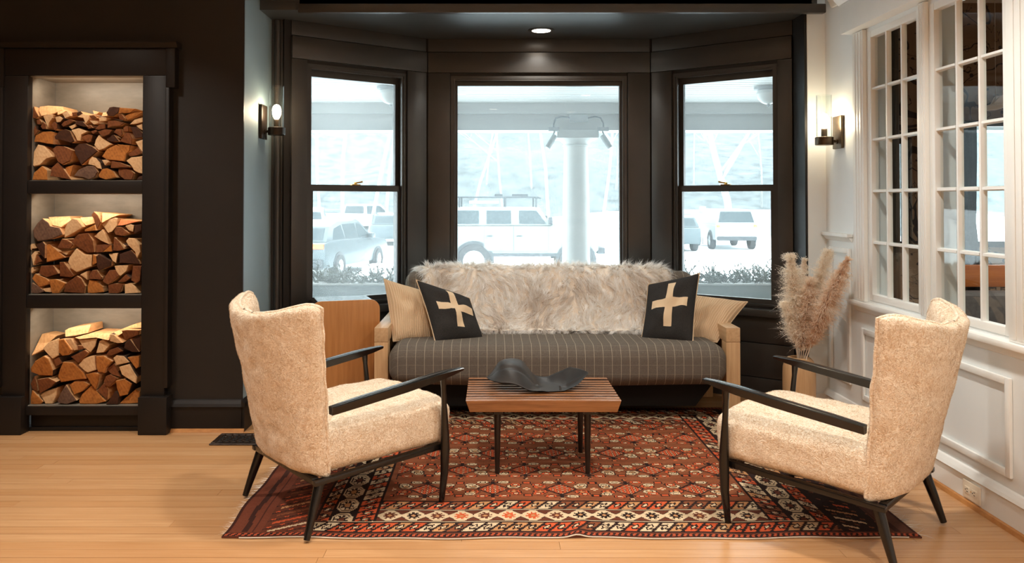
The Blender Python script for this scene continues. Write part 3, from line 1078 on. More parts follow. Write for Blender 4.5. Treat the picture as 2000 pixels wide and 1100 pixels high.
for (cx, lab) in [(-0.83, 'white dome porch lamp seen at the top of the left bay window'), (2.27, 'white dome porch lamp seen at the top of the right bay window')]:
    l_ = empty('porch_lamp', (cx, 6.5, 2.186))
    tag(l_, lab, 'ceiling light', 'porch ceiling lamps')
    MB().lathe([(0.02, -0.001), (0.115, -0.001), (0.115, -0.024), (0.09, -0.03)], n=28).build('canopy', M['grey_metal'], l_, smooth=True)
    MB().lathe([(0.088, -0.031), (0.098, -0.06), (0.086, -0.10), (0.05, -0.135), (0.012, -0.147)], n=28).build('dome', M['frost'], l_, smooth=True)
    MB().lathe([(0.012, -0.148), (0.016, -0.155), (0.006, -0.168)], n=12).build('finial', M['grey_metal'], l_, smooth=True)


def planter(x0, x1, label, seed):
    p = empty('planter_box', ((x0 + x1) / 2, 7.62, -0.02))
    tag(p, label, 'planter', 'porch planter boxes')
    h = (x1 - x0) / 2
    mm = MB()
    mm.box(-h, h, -0.15, -0.12, 0.30, 0.475).box(-h, h, 0.12, 0.15, 0.30, 0.475).box(-h, -h + .03, -0.12, 0.12, 0.30, 0.475).box(h - .03, h, -0.12, 0.12, 0.30, 0.475).box(-h + .03, h - .03, -0.12, 0.12, 0.30, 0.40)
    mm.build('box', M['planter'], p, bevel=0.004)
    MB().box(-h - .02, h + .02, -0.175, 0.175, 0.4755, 0.49).build('rim', M['porch_grey'], p, bevel=0.003)
    for s in (-1, 1):
        MB().box(s * (h - 0.12) - 0.04, s * (h - 0.12) + 0.04, -0.1, 0.1, 0.0, 0.299).build('leg', M['planter'], p)
    r = random.Random(seed)
    mm = MB()
    for i in range(230):
        b = Vector((r.uniform(-h, h), r.uniform(-0.14, 0.16), 0.485))
        d = Vector((r.uniform(-1, 1), r.uniform(-.6, .6), r.uniform(0.15, 1.0))).normalized()
        L = r.uniform(0.08, 0.22) if i % 12 else r.uniform(0.22, 0.32)
        e_ = b + d * L
        mm.tube([b, b + d * L * 0.5, e_ + Vector((0, 0, -0.02))], [0.006, 0.004, 0.002], 4)
        for k in range(16):
            q = b + d * L * r.uniform(0.25, 1.0)
            s = Vector((r.uniform(-1, 1), r.uniform(-1, 1), r.uniform(-.5, .9))).normalized()
            t = d.cross(s).normalized() * 0.006
            n_ = q + (d * 0.5 + s).normalized() * r.uniform(0.03, 0.06)
            mm.add([q - t, q + t, n_], [(0, 1, 2)])
    o = obj('evergreen_boughs', mm.v, mm.f, M['bough'], p, False, 'stuff', recalc=False)
    return p


planter(-2.45, -0.93, 'grey planter box of evergreen boughs outside the left bay window', 4)
planter(1.60, 2.95, 'grey planter box of evergreen boughs outside the right bay window', 5)

# ---- snowy ground and hill
GZ = -0.72
nx, ny = 60, 46
vs, fs = [], []
for j in range(ny):
    for i in range(nx):
        x = -90 + 180 * i / (nx - 1)
        yq = 8.0 + 130 * (j / (ny - 1)) ** 1.5
        h = GZ
        if yq > 46:
            h += (yq - 46) * 0.17 + (yq - 46) ** 2 * 0.0022
        h += mnoise.noise(Vector((x * 0.08, yq * 0.08, 0))) * (0.02 if yq < 44 else 1.6)
        vs.append((x, yq, h))
for j in range(ny - 1):
    for i in range(nx - 1):
        fs.append((j * nx + i, j * nx + i + 1, (j + 1) * nx + i + 1, (j + 1) * nx + i))
mid = [1 if vs[f[0]][1] > 50 else 0 for f in fs]
struct(obj('snow_ground', vs, fs, [M['snow'], M['hill']], None, True, matidx=mid))
# ploughed heap of snow
v, f = rbox(1.7, 1.5, 1.9, 0.75, m=(8, 6, 4), k=5)
v = roughen(v, 0.25, 1.2, 3)
hp = obj('snow_heap', v, f, M['snow'], None, True)
hp.location = (-1.55, 13.6, -0.72)
hp.rotation_euler = (0, -0.15, 0)
tag(hp, 'heap of ploughed snow beside the grey car outside the left window', 'snow heap')
v = roughen(rbox(5.0, 1.6, 1.2, 0.55, m=(10, 6, 4), k=5)[0], 0.25, 1.1, 9)
hp2 = obj('snow_heap', v, rbox(5.0, 1.6, 1.2, 0.55, m=(10, 6, 4), k=5)[1], M['snow'], None, True)
hp2.location = (2.1, 12.4, -0.66)
tag(hp2, 'low bank of snow in front of the off-road car behind the sofa', 'snow heap')
# stone wall at the far side of the car park
sw = MB().box(9.5, 26, 44, 44.5, GZ, 0.75).build('roadside_wall', pm('grey_roadside_wall', srgb(150, 156, 158), srgb(120, 126, 130), scale=(.3, .3, .8), ns=3, rough=.9))
tag(sw, 'long grey roadside wall behind the white car outside the right window', 'wall')

# ---- cars


def wheel(parent, x, y, r, wd, side):
    w_ = MB().lathe([(r * .62, -wd / 2), (r * .95, -wd / 2), (r, -wd * .3), (r, wd * .3), (r * .95, wd / 2), (r * .62, wd / 2)], c=(x, y, r), n=24, axis='y', cap=False)
    w_ = w_.build('wheel', M['tyre'], parent, smooth=True)
    rm = MB()
    yo = y + side * wd * 0.42
    rm.lathe([(r * .64, yo - side * .05), (r * .62, yo), (r * .54, yo - side * .015), (r * .16, yo - side * .012), (r * .12, yo + side * .01), (0.005, yo + side * .012)], c=(x, 0, r), n=24, axis='y')
    for k in range(5):
        a = 2 * PI * k / 5
        ca, sa = math.cos(a), math.sin(a)
        p0 = Vector((x + ca * r * .14, yo + side * 0.004, r + sa * r * .14))
        p1 = Vector((x + ca * r * .58, yo + side * 0.002, r + sa * r * .58))
        rm.tube([p0, p1], [r * .06, r * .045], 6)
    rm.build('rim', M['rim'], w_, smooth=True)


def car(name, label, loc, heading, paint, lower, cabin, width, wheels, r, belt, side_glass, front_glass, rear_glass, taper=0.22, scale=1.0, group=None):
    c = empty(name, loc, heading)
    c.scale = (scale, scale, scale)
    tag(c, label, 'car', group)
    hw = width / 2
    # lower body with wheel arches cut as dark liners
    MB().prism(lower, 'y', -hw, hw).build('body', paint, c, bevel=0.05, seg=2)
    yy_ = lambda z: hw - 0.03 - taper * max(0, z - belt)
    vs = [(x, -yy_(z), z) for x, z in cabin] + [(x, yy_(z), z) for x, z in cabin]
    n = len(cabin)
    fs = [tuple(range(n)), tuple(range(2 * n - 1, n - 1, -1))] + [(i, (i + 1) % n, n + (i + 1) % n, n + i) for i in range(n)]
    mm = MB().add(vs, fs)
    mm.build('cabin', paint, c, bevel=0.03, seg=2)
    for g in side_glass:
        for s in (-1, 1):
            MB().add([(x, s * (yy_(z) + 0.004), z) for x, z in g] + [(x, s * (yy_(z) - 0.01), z) for x, z in g],
                     [tuple(range(len(g))), tuple(range(2 * len(g) - 1, len(g) - 1, -1))] + [(i, (i + 1) % len(g), len(g) + (i + 1) % len(g), len(g) + i) for i in range(len(g))]).build('side_window', M['car_glass'], c)
    for nm, g in (('windscreen', front_glass), ('rear_window', rear_glass)):
        (xa, za), (xb, zb_) = g
        sgn = 1 if nm == 'windscreen' else -1
        o_ = 0.012 * sgn
        wa, wb = yy_(za) - 0.10, yy_(zb_) - 0.10
        MB().add([(xa + o_, -wa, za), (xa + o_, wa, za), (xb + o_, wb, zb_), (xb + o_, -wb, zb_),
                  (xa - o_, -wa, za), (xa - o_, wa, za), (xb - o_, wb, zb_), (xb - o_, -wb, zb_)],
                 [(0, 1, 2, 3), (7, 6, 5, 4), (0, 4, 5, 1), (1, 5, 6, 2), (2, 6, 7, 3), (3, 7, 4, 0)]).build(nm, M['car_glass'], c)
    for x in wheels:
        for s in (-1, 1):
            arch = MB()
            pts = [(x + (r + .075) * math.cos(a), r + (r + .075) * math.sin(a)) for a in np.linspace(-0.1, PI + 0.1, 16)]
            arch.prism(pts, 'y', s * (hw - 0.02), s * (hw + 0.012))
            arch.build('wheel_arch', M['car_trim'], c)
            wheel(c, x, s * (hw - 0.06), r, 0.22, s)
    return c


def lamps(c, x, z, hw, dx, w_, h, mat):
    for s in (-1, 1):
        MB().box(x - dx, x + dx, s * hw - w_ / 2, s * hw + w_ / 2, z, z + h).build('lamp', mat, c, bevel=0.01, seg=1)


# grey car, tail towards the porch, outside the left window
suv_lo = [(-2.12, .30), (-2.2, .5), (-2.2, .92), (-1.9, .98), (1.0, .95), (2.0, .84), (2.15, .6), (2.1, .28)]
suv_cab = [(-2.08, .95), (-1.75, 1.32), (-1.2, 1.45), (.2, 1.43), (1.05, .93)]
suv_sg = [[(-1.68, 1.0), (-1.52, 1.26), (-1.05, 1.35), (-.95, 1.0)], [(-.88, 1.0), (-.95, 1.355), (-.15, 1.365), (-.08, 1.0)], [(0.0, 1.0), (-.06, 1.36), (.22, 1.34), (.76, 1.0)]]
c1 = car('parked_car', 'grey parked car with orange tail lamp outside the left bay window', (-4.42, 21.7, GZ), math.radians(77), M['car_grey'], suv_lo, suv_cab, 1.75, (-1.36, 1.32), .30, .95, suv_sg, ((.98, .97), (.28, 1.40)), ((-2.03, 1.0), (-1.8, 1.28)))
lamps(c1, -2.19, 0.78, 0.62, .05, .44, .13, M['lamp_red'])
MB().box(-2.26, -2.18, -0.82, 0.82, 0.28, 0.52).build('bumper', M['car_trim'], c1, bevel=0.03)
MB().box(0.55, 0.75, -1.02, -0.86, 0.94, 1.08).build('mirror', M['car_grey'], c1, bevel=0.03)
# off-road car, side on, in the middle window
off_lo = [(-2.0, .62), (-2.05, .75), (-2.05, 1.33), (.78, 1.33), (.80, 1.40), (1.9, 1.34), (1.97, 1.2), (1.97, .72), (1.85, .60)]
off_cab = [(-2.03, 1.335), (-1.98, 1.80), (.48, 1.80), (.78, 1.335)]
off_sg = [[(-1.88, 1.38), (-1.86, 1.72), (-1.05, 1.72), (-1.05, 1.38)], [(-.86, 1.38), (-.86, 1.72), (-.24, 1.72), (-.24, 1.38)], [(-.04, 1.38), (-.04, 1.72), (.40, 1.72), (.66, 1.38)]]
c2 = car('parked_car', 'pale off-road car with roof rack outside the middle window', (0.72, 20.9, GZ), 0.0, M['car_sage'], off_lo, off_cab, 1.72, (-1.18, 1.40), .44, 1.335, off_sg, ((.775, 1.36), (.50, 1.76)), ((-2.03, 1.4), (-2.0, 1.74)), taper=0.10)
for s in (-1, 1):
    y0, y1 = (s * .862, s * .875) if s > 0 else (s * .875, s * .862)
    MB().box(-.92, -.185, y0, y1, .70, 1.325).build('door', M['car_sage'], c2, bevel=0.004, seg=1)
    d2 = MB().box(-.165, .70, y0, y1, .70, 1.325).build('door', M['car_sage'], c2, bevel=0.004, seg=1)
    for hx in (-.78, -.03):
        MB().box(hx - .07, hx + .07, s * .877 - .006, s * .877 + .006, 1.06, 1.09).build('door_handle', M['car_trim'], c2)
    MB().box(-2.0, 1.0, s * .85 - .02, s * .85 + .02, .56, .64).build('sill', M['car_trim'], c2)
    MB().box(.70, .80, s * .95 - .05, s * .95 + .05, 1.36, 1.56).build('mirror', M['car_trim'], c2, bevel=0.02)
# small round emblem with a peak, and a bar of lettering below it, on the front door
em = MB()
em.add([(.24, -.877, 1.02), (.40, -.877, 1.02), (.32, -.877, 1.13), (.24, -.8765, 1.02)], [(0, 1, 2)])
for k in range(24):
    a, b = 2 * PI * k / 24, 2 * PI * (k + 1) / 24
    em.add([(.32 + q * math.cos(t), -.877, 1.06 + q * math.sin(t)) for (q, t) in ((.105, a), (.105, b), (.092, b), (.092, a))], [(0, 1, 2, 3)])
em.build('emblem', M['grey_metal'], c2)
rk = MB()
for s in (-1, 1):
    rk.tube([(-1.9, s * .72, 2.06), (.42, s * .72, 2.06), (.52, s * .68, 2.03)], 0.022, 6)
for x in (-1.85, -1.35, -.85, -.35, .15, .45):
    rk.tube([(x, -.72, 2.06), (x, .72, 2.06)], 0.016, 6)
for x in (-1.55, -.38, .40):
    for s in (-1, 1):
        rk.tube([(x, s * .72, 1.80), (x, s * .72, 2.06)], 0.026, 6)
rk.build('roof_rack', M['car_trim'], c2)
MB().tube([(-1.3, -.70, 1.92), (-.55, -.70, 1.92)], 0.045, 8).build('rolled_awning', M['grey_metal'], c2)
for (x, y_) in ((-.55, -.5), (-.1, -.45), (.1, -.5)):
    MB().box(x - .10, x + .10, y_, y_ + .2, 2.08, 2.14).build('rack_clamp', M['car_trim'], c2)
MB().box(1.95, 2.14, -.80, .80, .62, .78).build('bumper', M['car_trim'], c2, bevel=0.02)
# white pickup further back, left window
pk_lo = [(-2.6, .5), (-2.65, .7), (-2.65, 1.1), (1.3, 1.1), (2.4, 1.02), (2.6, .85), (2.55, .45)]
pk_cab = [(-.8, 1.1), (-.72, 1.72), (.55, 1.72), (1.3, 1.1)]
c3 = car('parked_car', 'white pickup parked behind the grey car in the left window', (-7.4, 46.0, GZ + 0.05), math.radians(52), M['car_white'], pk_lo, pk_cab, 1.9, (-1.6, 1.65), .40, 1.1, [[(-.62, 1.16), (-.58, 1.62), (.0, 1.62), (.0, 1.16)], [(.08, 1.16), (.08, 1.62), (.48, 1.62), (.98, 1.16)]], ((1.24, 1.15), (.64, 1.66)), ((-.8, 1.2), (-.74, 1.62)))
lamps(c3, -2.65, .88, .82, .03, .16, .18, M['lamp_amber'])
c4 = car('parked_car', 'white parked car with dark windows at the left edge of the left window', (-8.7, 37.0, GZ), math.radians(100), M['car_white'], suv_lo, suv_cab, 1.75, (-1.36, 1.32), .31, .95, suv_sg, ((.98, .97), (.28, 1.40)), ((-2.03, 1.0), (-1.8, 1.28)), scale=1.15)
c5 = car('parked_car', 'dark grey parked car at the right edge of the left window', (-4.55, 36.5, GZ), math.radians(95), M['car_grey'], suv_lo, suv_cab, 1.75, (-1.36, 1.32), .31, .95, suv_sg, ((.98, .97), (.28, 1.40)), ((-2.03, 1.0), (-1.8, 1.28)))
# white car seen from behind in the right window
wv_lo = [(-2.1, .42), (-2.2, .55), (-2.2, 1.05), (1.2, 1.05), (2.1, .95), (2.2, .8), (2.1, .4)]
wv_cab = [(-2.15, 1.05), (-1.95, 1.68), (.3, 1.70), (1.1, 1.05)]
c6 = car('parked_car', 'white car seen from behind outside the right bay window', (9.78, 33.6, GZ), math.radians(88), M['car_white'], wv_lo, wv_cab, 1.78, (-1.35, 1.4), .37, 1.05, suv_sg[:0], ((1.05, 1.08), (.36, 1.64)), ((-2.12, 1.15), (-1.98, 1.60)), taper=0.24, scale=0.96)
lamps(c6, -2.2, .95, .76, .03, .14, .10, M['lamp_amber'])
MB().box(-2.28, -2.15, -.8, .8, .40, .56).build('bumper', M['car_trim'], c6, bevel=0.03)
c7 = car('parked_car', 'dark parked car at the left edge of the right bay window', (7.1, 32.5, GZ), math.radians(90), M['car_grey'], suv_lo, suv_cab, 1.75, (-1.36, 1.32), .31, .95, suv_sg, ((.98, .97), (.28, 1.40)), ((-2.03, 1.0), (-1.8, 1.28)))
# sign on a post
sp_ = px(1372, 410, 36)
sg = empty('road_sign', (sp_.x, 36, GZ))
tag(sg, 'small grey sign on a post outside the right bay window', 'sign')
MB().box(-0.15, 0.15, -0.03, -0.01, sp_.z - GZ - .16, sp_.z - GZ + .16).build('sign_plate', M['grey_metal'], sg, bevel=0.01)
MB().tube([(0, 0, 0), (0, 0, sp_.z - GZ + .1)], 0.03, 8).build('post', M['grey_metal'], sg)


# ---- bare winter trees


def tree(pxx, Y, h, label, seed, lean=0.0, group=None, r0=None):
    r = random.Random(seed)
    base = px(pxx, 470, Y)
    gz = GZ if Y < 46 else GZ + (Y - 46) * 0.17 + (Y - 46) ** 2 * 0.0022 - 1.2
    e_ = empty('bare_tree', (base.x, Y, gz))
    tag(e_, label, 'tree', group)
    tr, br = MB(), MB()
    r0 = r0 or h * 0.0062

    def grow(p, d, L, rad, lvl):
        n = 4
        pts, rr = [p], [rad]
        for i in range(n):
            d = (d + Vector((r.uniform(-1, 1), r.uniform(-1, 1), r.uniform(-.2, .6))) * 0.13).normalized()
            p = p + d * L / n
            pts.append(p)
            rr.append(rad * (1 - 0.62 * (i + 1) / n))
        (tr if lvl == 0 else br).tube(pts, rr, 6 if lvl == 0 else (4 if lvl == 1 else 3), cap=False)
        if lvl < 3:
            for i in range({0: 13, 1: 7, 2: 5}[lvl]):
                t = r.uniform(0.3, 1.0) if lvl == 0 else r.uniform(0.2, 1.0)
                k = min(int(t * n), n - 1)
                q = pts[k].lerp(pts[k + 1], t * n - k)
                a = r.uniform(0, 2 * PI)
                nd = (d * r.uniform(.6, 1.2) + Vector((math.cos(a), math.sin(a), r.uniform(0, .5)))).normalized()
                grow(q, nd, L * r.uniform(.34, .55), rr[k] * .5, lvl + 1)
    grow(Vector((0, 0, -0.2)), Vector((lean, 0, 1)).normalized(), h, r0, 0)
    obj('trunk', tr.v, tr.f, M['bark_far'], e_, True)
    obj('branches', br.v, br.f, M['bark_twig'], e_, False, 'stuff')


tl = [(628, 44, 15, 'bare tree at the left edge of the left bay window', .02), (668, 40, 17, 'slender bare tree left of centre in the left bay window', .0),
      (716, 36, 16, 'pale tree leaning right in the left bay window', .28), (748, 46, 18, 'bare tree near the right edge of the left bay window', -.05),
      (772, 58, 16, 'distant bare tree at the right edge of the left bay window', .03),
      (905, 48, 17, 'leaning bare tree at the left edge of the middle window', .16), (948, 62, 16, 'distant bare tree above the rear of the off-road car', .02),
      (985, 54, 15, 'bare tree above the roof rack of the off-road car', -.04), (1040, 60, 16, 'bare tree above the windscreen of the off-road car', .05),
      (1074, 38, 15, 'bare tree just left of the porch column', .0), (1172, 44, 16, 'bare tree just right of the porch column', .03),
      (1200, 58, 17, 'distant bare tree at the right edge of the middle window', -.02),
      (1355, 60, 13, 'distant bare tree at the left edge of the right bay window', .02), (1436, 47, 13, 'spreading bare tree behind the white car in the right bay window', .0),
      (1488, 56, 14, 'bare tree near the right edge of the right bay window', .03)]
for i, (a, b, c, d, e_) in enumerate(tl):
    tree(a, b, c, d, 100 + i, e_, r0=0.26 if 'spreading' in d else None)

# ================================================================== LOG STORE
ns = empty('log_store', (-2.2, 4.3, 0))
tag(ns, 'black built-in log store with three lit compartments in the left wall', 'built-in shelf')


def nb(name, x0, x1, y0, y1, z0, z1, mat='store', bev=0.004, parent=ns):
    f = lambda p: p - Vector((-2.2, 4.3, 0))
    return MB(f).box(x0, x1, y0, y1, z0, z1).build(name, M[mat], parent, bevel=bev)


FR = 4.282
oz = [(1.360, 1.9265), (0.742, 1.286), (0.1427, 0.667)]
# stiles and rails around the openings
nb('stile', NX1, -1.762, FR, WL - .001, 0.02, 1.9265)
nb('stile', -2.637, NX0, FR, WL - .001, 0.02, 1.9265)
nb('backband', -1.7615, -1.740, FR - .014, WL - .001, 0.245, 1.86)
nb('backband', -2.659, -2.6375, FR - .014, WL - .001, 0.245, 1.86)
nb('ear', -1.7615, -1.712, FR - .010, WL - .001, 1.8605, 2.075)
nb('ear', -2.687, -2.6375, FR - .010, WL - .001, 1.8605, 2.075)
nb('header', -2.637, -1.762, FR, WL - .001, 1.9270, 2.075)
cf = lambda p: p - Vector((-2.2, 4.3, 0))
MB(cf).prism([(WL - .001, 2.0755), (FR - .016, 2.0755), (FR - .022, 2.088), (FR - .030, 2.100), (FR - .030, 2.108), (WL - .001, 2.108)], 'x', -2.700, -1.698).build('cornice', M['store'], ns)
nb('plinth', -1.888, -1.735, FR - .035, WL - .001, 0, 0.200)
nb('plinth', -2.664, -2.511, FR - .035, WL - .001, 0, 0.200)
nb('shelf_rail', NX0 + .001, NX1 - .001, FR + .004, FR + .025, 1.288, 1.358)
nb('shelf_rail', NX0 + .001, NX1 - .001, FR + .004, FR + .025, 0.669, 0.740)
nb('bottom_rail', NX0 + .001, NX1 - .001, FR + .004, FR + .025, 0.095, 0.1410)
nb('toe_kick', NX0 + .001, NX1 - .001, FR + .055, FR + .070, 0.0205, 0.094)
NB = 4.555
for i, (z0, z1) in enumerate(oz):
    nb('compartment_back', NX0, NX1, NB, NB + .02, z0, z1, 'niche', 0)
    nb('compartment_side', NX0 - .02, NX0 - .0005, FR + .026, NB, z0 - .02, z1 + .02, 'niche', 0)
    nb('compartment_side', NX1 + .0005, NX1 + .02, FR + .026, NB, z0 - .02, z1 + .02, 'niche', 0)
    nb('compartment_floor', NX0, NX1, FR + .026, NB, z0 - .018, z0, 'niche', 0)
    nb('compartment_top', NX0, NX1, FR + .026, NB, z1, z1 + .018, 'niche', 0)

